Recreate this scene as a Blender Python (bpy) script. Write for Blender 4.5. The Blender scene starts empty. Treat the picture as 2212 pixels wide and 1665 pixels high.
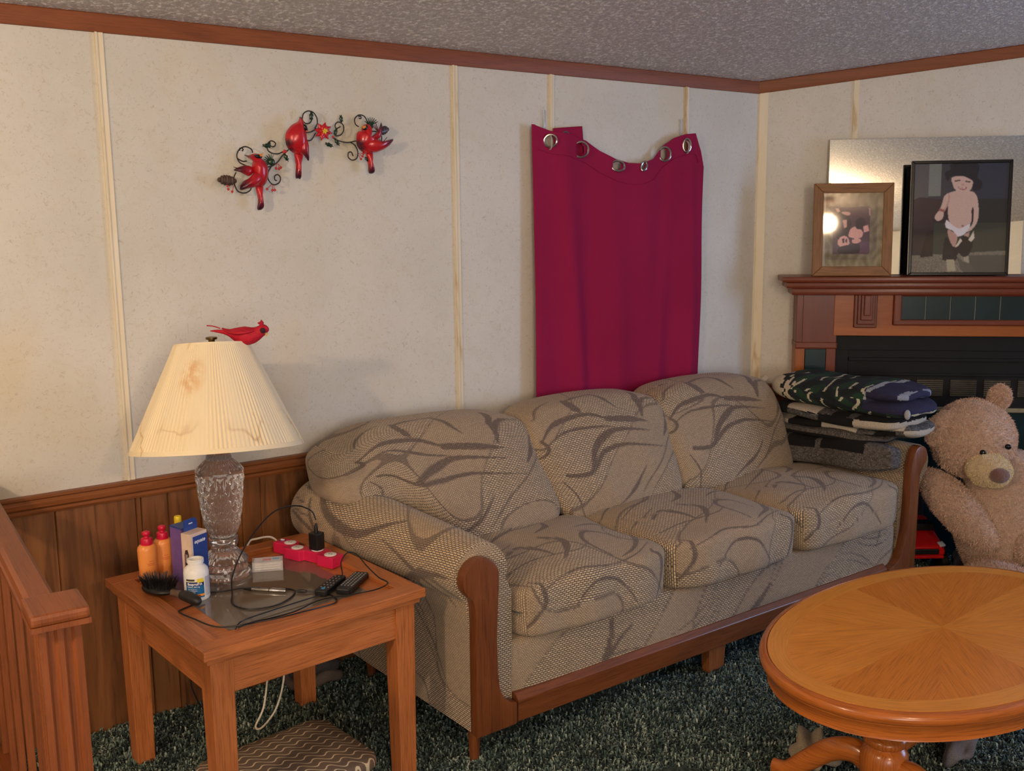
import bpy, bmesh, math, random
import numpy as np
from mathutils import Vector, Matrix
SC = bpy.context.scene
COL = SC.collection
rnd = random.Random(7)
PI = math.pi

def lin(c):
    out = []
    for v in c[:3]:
        v = v / 255.0
        out.append(v / 12.92 if v <= 0.04045 else ((v + 0.055) / 1.055) ** 2.4)
    return (out[0], out[1], out[2], 1.0)

# ------------------------------------------------------------------ camera
def make_camera():
    yaw, pitch, roll = math.radians(53.811), math.radians(9.438), math.radians(-0.6147)
    cy, sy, cp, sp = math.cos(yaw), math.sin(yaw), math.cos(pitch), math.sin(pitch)
    f = Vector((cy * cp, sy * cp, -sp)); r = Vector((sy, -cy, 0)); u = r.cross(f)
    r2 = r * math.cos(roll) + u * math.sin(roll)
    u2 = -r * math.sin(roll) + u * math.cos(roll)
    cd = bpy.data.cameras.new('camera'); cam = bpy.data.objects.new('camera', cd); COL.objects.link(cam)
    m = Matrix(((r2.x, u2.x, -f.x, 0.0), (r2.y, u2.y, -f.y, -3.1493), (r2.z, u2.z, -f.z, 1.5722), (0, 0, 0, 1)))
    cam.matrix_world = m
    cd.sensor_fit = 'HORIZONTAL'; cd.sensor_width = 36.0; cd.lens = 36.0 * 2193.56 / 2212.0
    cd.clip_start = 0.02; cd.clip_end = 60
    SC.camera = cam
make_camera()

# ------------------------------------------------------------------ light and exposure
SC.view_settings.view_transform = 'Standard'
SC.view_settings.look = 'None'
SC.view_settings.gamma = 1.0
SC.view_settings.use_curve_mapping = False
SC.view_settings.exposure = -0.08
w = bpy.data.worlds.new('world'); SC.world = w; w.use_nodes = True
w.node_tree.nodes['Background'].inputs[0].default_value = lin((196, 216, 255))
w.node_tree.nodes['Background'].inputs[1].default_value = 1.0

def lamp(name, kind, loc, power, color, size=0.1, size_y=None, aim=None, spread=None):
    ld = bpy.data.lights.new(name, kind); ld.energy = power; ld.color = lin(color)[:3]
    if kind == 'AREA':
        ld.size = size
        if size_y: ld.shape = 'RECTANGLE'; ld.size_y = size_y
        if spread: ld.spread = spread
    else:
        ld.shadow_soft_size = size
    o = bpy.data.objects.new(name, ld); COL.objects.link(o); o.location = loc
    if aim:
        d = Vector(aim) - Vector(loc); o.rotation_euler = d.to_track_quat('-Z', 'Y').to_euler()
    return o
# warm ceiling fixture at the left of the room, a second one further back, daylight through the right window, and added fill from behind
lamp('lamp_light', 'POINT', (-1.15, -2.05, 2.02), 100, (255, 221, 182), 0.07)
lamp('lamp_light', 'POINT', (0.62, -4.6, 2.22), 80, (255, 218, 174), 0.07)
lamp('window_and_fill_light', 'AREA', (5.30, -3.10, 1.35), 62, (170, 202, 255), 1.3, 1.5, aim=(0, -3.10, 1.35))
lamp('window_and_fill_light', 'AREA', (-1.1, -6.48, 1.35), 80, (255, 242, 230), 1.8, 1.2, aim=(-1.1, 0, 1.35))  # soft fill added behind the camera, set in an invented window

# ------------------------------------------------------------------ node helpers
class NT:
    def __init__(s, name):
        s.m = bpy.data.materials.new(name); s.m.use_nodes = True
        s.t = s.m.node_tree; s.b = s.t.nodes['Principled BSDF']; s.L = s.t.links
    def n(s, t, **kw):
        nd = s.t.nodes.new(t)
        for k, v in kw.items():
            if k.startswith('_'): setattr(nd, k[1:], v)
            else:
                key = k.replace('__', ' ')
                nd.inputs[int(key[1:]) if key[0] == 'i' and key[1:].isdigit() else key].default_value = v
        return nd
    def link(s, a, b): s.L.new(a, b)
    def coord(s, kind='UV'):
        return s.n('ShaderNodeTexCoord').outputs[kind]
    def mapping(s, src, scale=(1, 1, 1), rot=(0, 0, 0), loc=(0, 0, 0)):
        mp = s.n('ShaderNodeMapping'); s.link(src, mp.inputs[0])
        mp.inputs['Scale'].default_value = scale; mp.inputs['Rotation'].default_value = rot; mp.inputs['Location'].default_value = loc
        return mp.outputs[0]
    def noise(s, src, scale, detail=4, rough=0.55, dist=0.0, out=0):
        nd = s.n('ShaderNodeTexNoise'); s.link(src, nd.inputs['Vector'])
        nd.inputs['Scale'].default_value = scale; nd.inputs['Detail'].default_value = detail
        nd.inputs['Roughness'].default_value = rough; nd.inputs['Distortion'].default_value = dist
        return nd.outputs[out]
    def voro(s, src, scale, feature='F1', out=0, rand=1.0):
        nd = s.n('ShaderNodeTexVoronoi'); nd.feature = feature; s.link(src, nd.inputs['Vector'])
        nd.inputs['Scale'].default_value = scale; nd.inputs['Randomness'].default_value = rand
        return nd.outputs[out]
    def ramp(s, src, stops, interp='LINEAR'):
        nd = s.n('ShaderNodeValToRGB'); s.link(src, nd.inputs[0]); cr = nd.color_ramp; cr.interpolation = interp
        while len(cr.elements) < len(stops): cr.elements.new(0.5)
        for e, (p, c) in zip(cr.elements, stops):
            e.position = p; e.color = lin(c) if len(c) == 3 else c
        return nd.outputs[0]
    def vramp(s, src, a, b, lo=0.0, hi=1.0):
        nd = s.n('ShaderNodeMapRange'); s.link(src, nd.inputs[0])
        for i, v in zip((1, 2, 3, 4), (a, b, lo, hi)): nd.inputs[i].default_value = v
        return nd.outputs[0]
    def mix(s, fac, a, b, mode='MIX'):
        nd = s.n('ShaderNodeMix', _data_type='RGBA', _blend_type=mode)
        for sock, v in ((nd.inputs[0], fac), (nd.inputs[6], a), (nd.inputs[7], b)):
            if isinstance(v, (int, float)): sock.default_value = v
            elif isinstance(v, tuple): sock.default_value = lin(v) if len(v) == 3 else v
            else: s.link(v, sock)
        return nd.outputs[2]
    def math(s, op, a, b=0.0):
        nd = s.n('ShaderNodeMath', _operation=op)
        for sock, v in ((nd.inputs[0], a), (nd.inputs[1], b)):
            if isinstance(v, (int, float)): sock.default_value = v
            else: s.link(v, sock)
        return nd.outputs[0]
    def attr(s, name='Col'):
        nd = s.n('ShaderNodeAttribute'); nd.attribute_name = name; return nd
    def bump(s, h, strength=0.3, dist=0.01):
        nd = s.n('ShaderNodeBump'); s.link(h, nd.inputs['Height']); nd.inputs['Strength'].default_value = strength; nd.inputs['Distance'].default_value = dist
        s.link(nd.outputs[0], s.b.inputs['Normal'])
    def base(s, c):
        if isinstance(c, tuple): s.b.inputs['Base Color'].default_value = lin(c)
        else: s.link(c, s.b.inputs['Base Color'])
    def set(s, **kw):
        for k, v in kw.items(): s.b.inputs[k.replace('__', ' ')].default_value = v
        return s.m

def plain(name, c, rough=0.5, metal=0.0, spec=0.5, vary=6, **kw):
    """one-colour material with a faint procedural mottling"""
    t = NT(name); nz = t.noise(t.coord('Object'), 35, 3)
    lo = tuple(max(0, v - vary) for v in c); hi = tuple(min(255, v + vary) for v in c)
    t.base(t.ramp(nz, [(0.3, lo), (0.7, hi)]))
    t.set(Roughness=rough, Metallic=metal)
    t.b.inputs['Specular IOR Level'].default_value = spec
    for k, v in kw.items(): t.b.inputs[k.replace('__', ' ')].default_value = v
    return t.m

def wood(name, dark, light, rough=0.35, figure=1.0, pore=0.35, coat=0.0):
    """grain runs along U of a UV map laid out in metres"""
    t = NT(name); uv = t.coord('UV')
    big = t.noise(t.mapping(uv, (1.6 * figure, 16 * figure, 1)), 1.0, 5, 0.6, 1.6)
    c = t.ramp(big, [(0.25, dark), (0.5, tuple((a + b) / 2 for a, b in zip(dark, light))), (0.78, light)])
    fine = t.noise(t.mapping(uv, (9, 320, 1)), 1.0, 3, 0.6)
    lines = t.ramp(fine, [(0.36, tuple(v * 0.55 for v in dark)), (0.52, light)])
    c2 = t.mix(pore, c, lines, 'MULTIPLY' if False else 'MIX')
    t.base(c2); t.set(Roughness=rough + .06); t.b.inputs['Specular IOR Level'].default_value = .35; t.bump(fine, 0.12, 0.002)
    if coat: t.set(Coat__Weight=coat * .5, Coat__Roughness=0.15)
    return t.m

def painted(name, rough=0.5, metal=0.0, coat=0.0, fine=0.0, attr='Col', scale=400):
    """shows the colours carried by the mesh itself"""
    t = NT(name); a = t.attr(attr).outputs['Color']
    if fine:
        nz = t.noise(t.coord('Object'), scale, 3)
        a = t.mix(1.0, a, t.ramp(nz, [(0.25, (255 - 255 * fine,) * 3), (0.7, (255, 255, 255))]), 'MULTIPLY'); t.bump(nz, 0.5, 0.003)
    t.base(a); t.set(Roughness=rough, Metallic=metal)
    if coat: t.set(Coat__Weight=coat)
    return t.m

# ------------------------------------------------------------------ mesh helpers
def catmull(pts, k=8, closed=False):
    P = [np.array(p, float) for p in pts]; out = []; n = len(P)
    for i in range(n if closed else n - 1):
        if closed: a, b, c, d = P[i - 1], P[i], P[(i + 1) % n], P[(i + 2) % n]
        else: a, b, c, d = P[max(i - 1, 0)], P[i], P[i + 1], P[min(i + 2, n - 1)]
        for j in range(k):
            t = j / k
            out.append(0.5 * ((2 * b) + (-a + c) * t + (2 * a - 5 * b + 4 * c - d) * t * t + (-a + 3 * b - 3 * c + d) * t ** 3))
    if not closed: out.append(P[-1])
    return out

def rotz(a):
    c, s = math.cos(a), math.sin(a); return np.array([[c, -s, 0], [s, c, 0], [0, 0, 1.0]])
def euler(rx=0, ry=0, rz=0):
    return np.array(Matrix.Rotation(rz, 3, 'Z') @ Matrix.Rotation(ry, 3, 'Y') @ Matrix.Rotation(rx, 3, 'X'))

class MB:
    """collects shapes and links them as ONE mesh object"""
    def __init__(s): s.V = []; s.F = []; s.C = []; s.M = []; s.UV = []; s.col = (200, 200, 200); s.mi = 0
    def add(s, V, F, cols=None, uvs=None):
        o = len(s.V); s.V.extend([tuple(float(x) for x in v) for v in V])
        for i, f in enumerate(F):
            s.F.append([o + k for k in f]); s.C.append(cols[i] if cols is not None else s.col); s.M.append(s.mi)
            s.UV.append(uvs[i] if uvs is not None else None)
        return s
    def box(s, c, size, rot=None, taper=1.0, bev=0.0):
        bm = bmesh.new(); bmesh.ops.create_cube(bm, size=1.0)
        for v in bm.verts:
            k = taper if v.co.z < 0 else 1.0
            v.co.x *= size[0] * k; v.co.y *= size[1] * k; v.co.z *= size[2]
        if bev: bmesh.ops.bevel(bm, geom=bm.edges[:], offset=bev, segments=2, affect='EDGES', profile=0.6)
        return s.bm(bm, c, rot)
    def bm(s, bm, c=(0, 0, 0), rot=None):
        bm.verts.ensure_lookup_table(); V = np.array([v.co[:] for v in bm.verts])
        if rot is not None: V = V @ np.array(rot).T
        V = V + np.array(c); F = [[v.index for v in f.verts] for f in bm.faces]; bm.free()
        return s.add(V, F)
    def tube(s, path, r, n=8, cap=True, closed=False, flat=1.0):
        P = [np.array(p, float) for p in path]; m = len(P); V = []; up = None
        for i in range(m):
            if closed: t = P[(i + 1) % m] - P[i - 1]
            else: t = P[min(i + 1, m - 1)] - P[max(i - 1, 0)]
            t = t / (np.linalg.norm(t) + 1e-12)
            if up is None:
                up = np.array([0, 0, 1.0]) if abs(t[2]) < 0.9 else np.array([1.0, 0, 0])
            a = up - t * (up @ t); a /= (np.linalg.norm(a) + 1e-12); b = np.cross(t, a); up = a
            rr = r[i] if hasattr(r, '__len__') else r
            for k in range(n):
                q = 2 * PI * k / n; V.append(P[i] + a * math.cos(q) * rr * flat + b * math.sin(q) * rr)
        F = []
        for i in range(m if closed else m - 1):
            j = (i + 1) % m
            for k in range(n): F.append([i * n + k, i * n + (k + 1) % n, j * n + (k + 1) % n, j * n + k])
        if cap and not closed: F.append(list(range(n))[::-1]); F.append([(m - 1) * n + k for k in range(n)])
        return s.add(V, F)
    def lathe(s, prof, n=32, c=(0, 0, 0), rot=None, mod=None, sx=1.0, sy=1.0):
        V = []; m = len(prof)
        for i, (r, z) in enumerate(prof):
            for k in range(n):
                a = 2 * PI * k / n; rr = r * (mod(a, z, i) if mod else 1.0); V.append((rr * math.cos(a) * sx, rr * math.sin(a) * sy, z))
        F = []
        for i in range(m - 1):
            for k in range(n): F.append([i * n + k, i * n + (k + 1) % n, (i + 1) * n + (k + 1) % n, (i + 1) * n + k])
        F.append(list(range(n))[::-1]); F.append([(m - 1) * n + k for k in range(n)])
        V = np.array(V)
        if rot is not None: V = V @ np.array(rot).T
        return s.add(V + np.array(c), F)
    def prism(s, poly, h0, h1, axis='z', bev=0.0):
        """polygon extruded; axis z: (x,y); axis y: (x,z) ; axis x: (y,z)"""
        bm = bmesh.new(); f3 = {'z': lambda p, h: (p[0], p[1], h), 'y': lambda p, h: (p[0], h, p[1]), 'x': lambda p, h: (h, p[0], p[1])}[axis]
        vs = [bm.verts.new(f3(p, h0)) for p in poly]; f = bm.faces.new(vs)
        r = bmesh.ops.extrude_face_region(bm, geom=[f]); d = np.array(f3((0, 0), h1)) - np.array(f3((0, 0), h0))
        for e in r['geom']:
            if isinstance(e, bmesh.types.BMVert): e.co += Vector(d)
        bmesh.ops.recalc_face_normals(bm, faces=bm.faces[:])
        if bev:
            ed = [e for e in bm.edges if len(e.link_faces) == 2 and e.calc_face_angle(0) > 0.6]
            bmesh.ops.bevel(bm, geom=ed, offset=bev, segments=2, affect='EDGES', profile=0.6)
        bm.verts.index_update()
        return s.bm(bm)
    def ball(s, c, r, n=12, m=8, rot=None, power=None):
        V = []; F = []; r = (r, r, r) if not hasattr(r, '__len__') else r
        V.append((0, 0, r[2]))
        for i in range(1, m):
            t = PI * i / m
            for k in range(n):
                a = 2 * PI * k / n; V.append((r[0] * math.sin(t) * math.cos(a), r[1] * math.sin(t) * math.sin(a), r[2] * math.cos(t)))
        V.append((0, 0, -r[2])); L = len(V) - 1
        for k in range(n): F.append([0, 1 + k, 1 + (k + 1) % n])
        for i in range(m - 2):
            for k in range(n): F.append([1 + i * n + k, 1 + (i + 1) * n + k, 1 + (i + 1) * n + (k + 1) % n, 1 + i * n + (k + 1) % n])
        for k in range(n): F.append([L, 1 + (m - 2) * n + (k + 1) % n, 1 + (m - 2) * n + k])
        V = np.array(V)
        if rot is not None: V = V @ np.array(rot).T
        return s.add(V + np.array(c), F)
    def dome(s, poly, h, y0, mapf, rings=5, cols=None, centre=None):
        """domed relief on the wall: poly in 2-D, mapf(u,v)->(x,z), raised towards -y"""
        P = np.array(poly, float); c = P.mean(0) if centre is None else np.array(centre, float); n = len(P); V = []; F = []; C = []
        for r in range(rings):
            k = math.cos(r / rings * PI / 2); e = math.sin(r / rings * PI / 2)
            for p in P:
                q = c + (p - c) * k; x, z = mapf(*q); V.append((x, y0 - h * e, z))
        x, z = mapf(*c); V.append((x, y0 - h, z))
        for r in range(rings - 1):
            for i in range(n):
                F.append([r * n + i, r * n + (i + 1) % n, (r + 1) * n + (i + 1) % n, (r + 1) * n + i])
                q = c + (P[i] - c) * math.cos((r + .5) / rings * PI / 2); C.append(cols(*q) if cols else s.col)
        for i in range(n):
            F.append([(rings - 1) * n + i, (rings - 1) * n + (i + 1) % n, rings * n]); C.append(cols(*(c + (P[i] - c) * .1)) if cols else s.col)
        # back plate
        o = len(V)
        for p in P: x, z = mapf(*p); V.append((x, y0 + 0.0015, z))
        F.append([o + i for i in range(n)][::-1]); C.append(s.col)
        for i in range(n): F.append([o + i, o + (i + 1) % n, (i + 1) % n, i]); C.append(cols(*P[i]) if cols else s.col)
        return s.add(V, F, C)
    def build(s, name, mats, parent=None, smooth=True, grain=None, world=False, angle=0.7, uvoff=None, rz=0.0):
        V = np.array(s.V)
        if world and parent is not None: V = to_local(V, parent)
        me = bpy.data.meshes.new(name); me.from_pydata(V.tolist(), [], s.F)
        for m in (mats if isinstance(mats, (list, tuple)) else [mats]): me.materials.append(m)
        me.polygons.foreach_set('material_index', s.M)
        uv = me.uv_layers.new(name='UVMap'); rr = random.Random(name + str(len(s.V)) + str(round(float(V[0][0]), 3)))
        off = uvoff or (rr.random() * 7, rr.random() * 7)
        ext = V.max(0) - V.min(0); ga = {'x': 0, 'y': 1, 'z': 2}.get(grain, int(np.argmax(ext)))
        uvd = np.zeros((len(me.loops), 2)); li = 0
        for f, u, p in zip(s.F, s.UV, me.polygons):
            if u is not None:
                for k in u: uvd[li] = k; li += 1
            else:
                nrm = np.abs(np.array(p.normal)); d = int(np.argmax(nrm)); ax = [a for a in range(3) if a != d]
                if ax[0] != ga: ax = ax[::-1]
                for k in f: uvd[li] = (V[k][ax[0]] + off[0], V[k][ax[1]] + off[1] + d * 0.37); li += 1
        uv.data.foreach_set('uv', uvd.ravel())
        ca = me.color_attributes.new('Col', 'FLOAT_COLOR', 'CORNER'); cd = []
        for f, c in zip(s.F, s.C):
            l = lin(c)
            cd.extend(l * len(f))
        ca.data.foreach_set('color', cd)
        me.polygons.foreach_set('use_smooth', [smooth] * len(me.polygons))
        if smooth and angle: me.set_sharp_from_angle(angle=angle)
        me.update(); return link(name, me, parent)

def to_local(V, parent):
    p = parent
    while p.parent: p = p.parent
    R = np.array(Matrix.Rotation(p.rotation_euler.z, 3, 'Z')); return (np.array(V) - np.array(p.location)) @ R

def link(name, me, parent):
    o = bpy.data.objects.new(name, me); COL.objects.link(o)
    if parent is not None: o.parent = parent
    return o
def thing(name, label, cat, loc=(0, 0, 0), rz=0, group=None):
    o = bpy.data.objects.new(name, None); COL.objects.link(o); o.empty_display_size = 0.1
    o.location = loc; o.rotation_euler = (0, 0, rz); o['label'] = label; o['category'] = cat
    if group: o['group'] = group
    return o
def tag(o, label, cat, group=None, kind=None):
    o['label'] = label; o['category'] = cat
    if group: o['group'] = group
    if kind: o['kind'] = kind
    return o
def struct(o): o['kind'] = 'structure'; return o
def text(body, size, mat, parent, loc, rot, name='lettering', depth=0.0002, align='LEFT', shear=0.0, bold=0.0):
    cu = bpy.data.curves.new(name, 'FONT'); cu.body = body; cu.size = size; cu.extrude = depth; cu.align_x = align; cu.shear = shear; cu.offset = bold
    tmp = bpy.data.objects.new(name, cu); COL.objects.link(tmp); dg = bpy.context.evaluated_depsgraph_get()
    me = bpy.data.meshes.new_from_object(tmp.evaluated_get(dg)); bpy.data.objects.remove(tmp); me.materials.clear(); me.materials.append(mat)
    o = link(name, me, parent); o.location = loc; o.rotation_euler = rot; return o
# ================================================================== materials of the room
def m_wallpaper():
    t = NT('wallpaper'); co = t.coord('Object')
    a = t.noise(co, 2.2, 4, 0.6); c = t.ramp(a, [(0.3, (206, 202, 190)), (0.7, (218, 214, 204))])
    b = t.noise(co, 22, 5, 0.7, 0.8); c = t.mix(t.vramp(b, 0.5, 0.72, 0, 0.4), c, (204, 194, 172))
    b2 = t.noise(t.mapping(co, (1, 1, 1), loc=(3, 3, 3)), 60, 5, 0.75, 1.5); c = t.mix(t.vramp(b2, 0.56, 0.70, 0, 0.6), c, (170, 156, 132))
    b3 = t.noise(t.mapping(co, (1, 1, 1), loc=(9, 1, 5)), 130, 3, 0.7); c = t.mix(t.vramp(b3, 0.64, 0.72, 0, 0.75), c, (150, 134, 108))
    y = t.noise(t.mapping(co, (1, 1, .5), loc=(5, 5, 5)), 3.1, 3, 0.5); c = t.mix(t.vramp(y, 0.56, 0.72, 0, 0.35), c, (214, 194, 148))
    t.base(c); t.bump(b2, 0.06, 0.002); return t.set(Roughness=0.6)
def m_batten():
    t = NT('batten_vinyl'); co = t.coord('Object')
    a = t.noise(t.mapping(co, (6, 6, 1.2)), 2.0, 5, 0.6)
    t.base(t.ramp(a, [(0.3, (232, 222, 200)), (0.58, (226, 212, 180)), (0.66, (198, 166, 120)), (0.74, (228, 216, 190))])); return t.set(Roughness=0.45)
def m_popcorn():
    t = NT('popcorn_ceiling'); co = t.coord('Object')
    v = t.noise(co, 62, 3, 0.75, 0.3); v2 = t.noise(co, 34, 3, 0.6)
    h = t.math('ADD', t.vramp(v, 0.45, 0.7), t.math('MULTIPLY', v2, 0.5))
    t.base(t.ramp(v, [(0.38, (182, 174, 168)), (0.54, (208, 200, 194)), (0.62, (254, 250, 244))])); t.bump(h, .7, 0.006); return t.set(Roughness=0.75)
def m_panel():
    t = NT('wood_panelling'); uv = t.coord('UV')
    big = t.noise(t.mapping(uv, (1.2, 9, 1)), 1.0, 4, 0.55, 1.8)
    c = t.ramp(big, [(0.28, (84, 50, 26)), (0.5, (124, 78, 42)), (0.74, (150, 100, 58))])
    rings = t.noise(t.mapping(uv, (3, 40, 1)), 1.0, 3, 0.6, 0.6); c = t.mix(t.vramp(rings, 0.52, 0.66, 0, 0.55), c, (58, 36, 21))
    t.base(c); t.bump(rings, 0.08, 0.002); return t.set(Roughness=0.42)
def m_carpet():
    t = NT('carpet_backing'); co = t.coord('Object'); a = t.noise(co, 60, 4, 0.7)
    t.base(t.ramp(a, [(0.35, (38, 50, 50)), (0.6, (76, 94, 92))])); t.bump(a, 1.0, 0.02); return t.set(Roughness=0.95)
MAT = dict(
    wallpaper=m_wallpaper(), batten=m_batten(), popcorn=m_popcorn(), panel=m_panel(), carpet=m_carpet(),
    trim=wood('trim_wood', (110, 57, 26), (150, 84, 44), 0.42, 0.8, 0.2),
    rail=wood('rail_wood', (106, 60, 28), (158, 96, 52), 0.36, 1.0, 0.25),
    table=wood('end_table_oak', (152, 84, 42), (204, 126, 72), 0.32, 1.3, 0.35, 0.15),
    sofawood=wood('sofa_wood', (90, 48, 24), (134, 78, 42), 0.28, 1.0, 0.3, 0.35),
    mantel=wood('mantel_cherry', (92, 36, 14), (126, 54, 22), 0.3, 0.5, 0.12, 0.25),
    mantelorange=wood('mantel_maple', (138, 68, 16), (176, 96, 30), 0.3, 0.6, 0.15, 0.25),
    oakgloss=wood('coffee_table_oak', (206, 122, 38), (236, 154, 62), 0.24, 1.2, 0.28, 0.4),
    oakband=wood('coffee_table_band', (210, 132, 46), (232, 156, 66), 0.24, 1.4, 0.2, 0.4),
    oakdark=wood('coffee_table_rim', (146, 76, 26), (194, 112, 46), 0.2, 1.2, 0.35, 0.6),
    oakdeep=wood('coffee_table_dark_veneer', (194, 108, 28), (224, 138, 48), 0.24, 1.0, 0.3, 0.4),
    cream=plain('cream_paint', (206, 196, 172), 0.5), black=plain('black_plastic', (18, 18, 20), 0.4), blackmetal=plain('black_metal', (13, 12, 15), 0.55, 0.0, spec=.25, vary=2),
    paint=painted('printed_colours', 0.5), glosspaint=painted('glossy_painted_metal', 0.28, 0.1, 0.3), cloth=painted('fleece', 0.95, 0, 0, 0.45, scale=500),
    chrome=plain('chrome', (200, 200, 202), 0.18, 1.0, vary=2), white=plain('white_plastic', (236, 236, 232), 0.35, vary=2),
)
# ================================================================== the setting
CX = 3.6956
def ceil_z(y): return 2.158 + 0.1545 * (-y) if y > -3.25 else 2.158 + 0.1545 * (6.5 + y)
def mesh_prism(name, poly, h0, h1, axis, mat, kindobj=True, **kw):
    b = MB(); b.prism(poly, h0, h1, axis); o = b.build(name, mat, None, smooth=False, **kw); struct(o); return o
# floor, ceiling, far walls
b = MB(); b.prism([(-2.5, 0), (CX, 0), (5.32, -1.6244), (5.32, -6.5), (-2.5, -6.5)], -0.08, 0.0, 'z'); struct(b.build('floor', MAT['carpet'], None, smooth=False))
b = MB()
for ya, yb in ((0.1, -3.25), (-3.25, -6.6)):
    za, zb = ceil_z(min(ya, 0)) - (0.0154 if ya > 0 else 0), ceil_z(max(yb, -6.5)) - (0.0154 if yb < -6.5 else 0)
    b.add([(-2.6, ya, za), (5.42, ya, za), (5.42, yb, zb), (-2.6, yb, zb), (-2.6, ya, za + .08), (5.42, ya, za + .08), (5.42, yb, zb + .08), (-2.6, yb, zb + .08)],
          [[0, 1, 2, 3], [7, 6, 5, 4], [0, 4, 5, 1], [1, 5, 6, 2], [2, 6, 7, 3], [3, 7, 4, 0]])
struct(b.build('ceiling', MAT['popcorn'], None, smooth=False))
RAILZ0, RAILZ1 = 0.728, 0.786
mesh_prism('wall_left', [(-2.5, 0.0), (CX + .04, 0.0), (CX + .04, 2.158), (-2.5, 2.158)], 0.0, 0.1, 'y', MAT['wallpaper'])
# the wall across the corner that carries the fireplace: local frame t along the wall, o into the room
S2 = math.sqrt(.5)
def diag(t, o, z): return (CX + S2 * t - S2 * o, -S2 * t - S2 * o, z)
def diag_box(b, t0, t1, o0, o1, z0, z1):
    V = [diag(t, o, z) for z in (z0, z1) for o in (o0, o1) for t in (t0, t1)]
    return b.add(V, [[0, 1, 3, 2], [4, 6, 7, 5], [0, 4, 5, 1], [2, 3, 7, 6], [0, 2, 6, 4], [1, 5, 7, 3]])
b = MB(); T1 = 2.297
V = [diag(0, 0, 0), diag(T1, 0, 0), diag(T1, 0, ceil_z(-1.6244)), diag(0, 0, 2.158), diag(-.04, -.1, 0), diag(T1, -.1, 0), diag(T1, -.1, ceil_z(-1.62)), diag(-.04, -.1, 2.158)]
b.add(V, [[0, 3, 2, 1], [4, 5, 6, 7], [0, 1, 5, 4], [1, 2, 6, 5], [2, 3, 7, 6], [3, 0, 4, 7]]); struct(b.build('wall_corner', MAT['wallpaper'], None, smooth=False))
def wall_with_window(name, axis, pos, a0, a1, w0, w1, z0, z1, thick, gable):
    b = MB()
    def pr(poly): b.prism(poly, pos, pos + thick, axis)
    def top(a): return ceil_z(a) if gable else 2.158
    pr([(a0, 0), (a1, 0), (a1, z0), (a0, z0)])
    pr([(a0, z0), (w0, z0), (w0, z1), (a0, z1)]); pr([(w1, z0), (a1, z0), (a1, z1), (w1, z1)])
    pts = [(a0, z1), (a1, z1), (a1, top(a1))] + ([(-3.25, ceil_z(-3.25))] if gable else []) + [(a0, top(a0))]
    pr(pts); return struct(b.build(name, MAT['wallpaper'], None, smooth=False))
wall_with_window('wall_right', 'x', 5.32, -6.5, -1.6244, -3.75, -2.45, 0.6, 2.1, 0.1, True)
wall_with_window('wall_back', 'y', -6.5, -2.5, 5.32, -2.0, -.2, 0.75, 1.95, -0.1, False)  # opening in the back wall added for the fill light
mesh_prism('wall_front', [(-6.5, 0), (0, 0), (0, 2.158), (-3.25, ceil_z(-3.25)), (-6.5, 2.158)], -2.6, -2.5, 'x', MAT['wallpaper'])
def window(name, axis, pos, a0, a1, z0, z1):
    b = MB()
    for (p, q, r, s) in ((a0, a1, z0, z0 + .05), (a0, a1, z1 - .05, z1), (a0, a0 + .05, z0, z1), (a1 - .05, a1, z0, z1), (a0, a1, (z0 + z1) / 2 - .015, (z0 + z1) / 2 + .015)):
        b.prism([(p, r), (q, r), (q, s), (p, s)], pos - .02, pos + .02, axis)
    return struct(b.build(name, MAT['white'], None, smooth=False))
window('window_1', 'x', 5.37, -3.75, -2.45, 0.6, 2.1)
window('added_fill_window', 'y', -6.55, -2.0, -.2, 0.75, 1.95)  # invented window frame around the added back fill
# wood panelling under the chair rail, with grooves between the boards
grooves = [-2.2, -1.9, -1.5, -1.1, -.75, -.35, -.05, .2, .36, .499, .62, .853, .869, .952, 1.054, 1.19, 1.257, 1.42, 1.55, 1.74, 1.95, 2.2, 2.45, 2.7, 2.95, 3.2, 3.45]
prof = [(-2.5, 0.0)]; depth = -0.006
poly = []
xs = [-2.5] + grooves + [CX]
pts = [(-2.5, 0), (-2.5, depth)]
for g in grooves: pts += [(g - .003, depth), (g, depth + .005), (g + .003, depth)]
pts += [(CX - .006, depth), (CX, 0)]
b = MB(); b.prism(pts, 0.0, RAILZ0 + .01, 'z'); struct(b.build('wall_left_lower', MAT['panel'], None, smooth=False, grain='z'))
b = MB(); diag_box(b, 0.006, .2, 0, .006, 0, RAILZ0 + .01); struct(b.build('wall_corner_lower', MAT['panel'], None, smooth=False, grain='z'))
# chair rail and crown: moulded profiles swept along the walls
def sweep(name, prof2, ends, mat):
    """prof2: (o,z) profile; ends: two functions (o,z)->3-D"""
    n = len(prof2); V = [e(o, z) for e in ends for (o, z) in prof2]; m = len(ends)
    F = [[k * n + i, k * n + (i + 1) % n, (k + 1) * n + (i + 1) % n, (k + 1) * n + i] for k in range(m - 1) for i in range(n)]
    F += [list(range(n))[::-1], [(m - 1) * n + i for i in range(n)]]
    b = MB(); b.add(V, F); o = b.build(name, mat, None, smooth=True, angle=0.4)
    bm = bmesh.new(); bm.from_mesh(o.data); bmesh.ops.recalc_face_normals(bm, faces=bm.faces[:]); bm.to_mesh(o.data); bm.free()
    return struct(o)
rail_prof = [(0, RAILZ0), (.012, RAILZ0), (.016, RAILZ0 + .008), (.016, RAILZ0 + .016), (.024, RAILZ0 + .024), (.026, RAILZ0 + .036), (.020, RAILZ0 + .046), (.026, RAILZ0 + .05), (.026, RAILZ1 - .002), (.022, RAILZ1), (0, RAILZ1)]
sweep('trim_1', rail_prof, [lambda o, z: (-2.5, -o, z), lambda o, z: (CX - o * .414, -o, z)], MAT['rail'])
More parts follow.
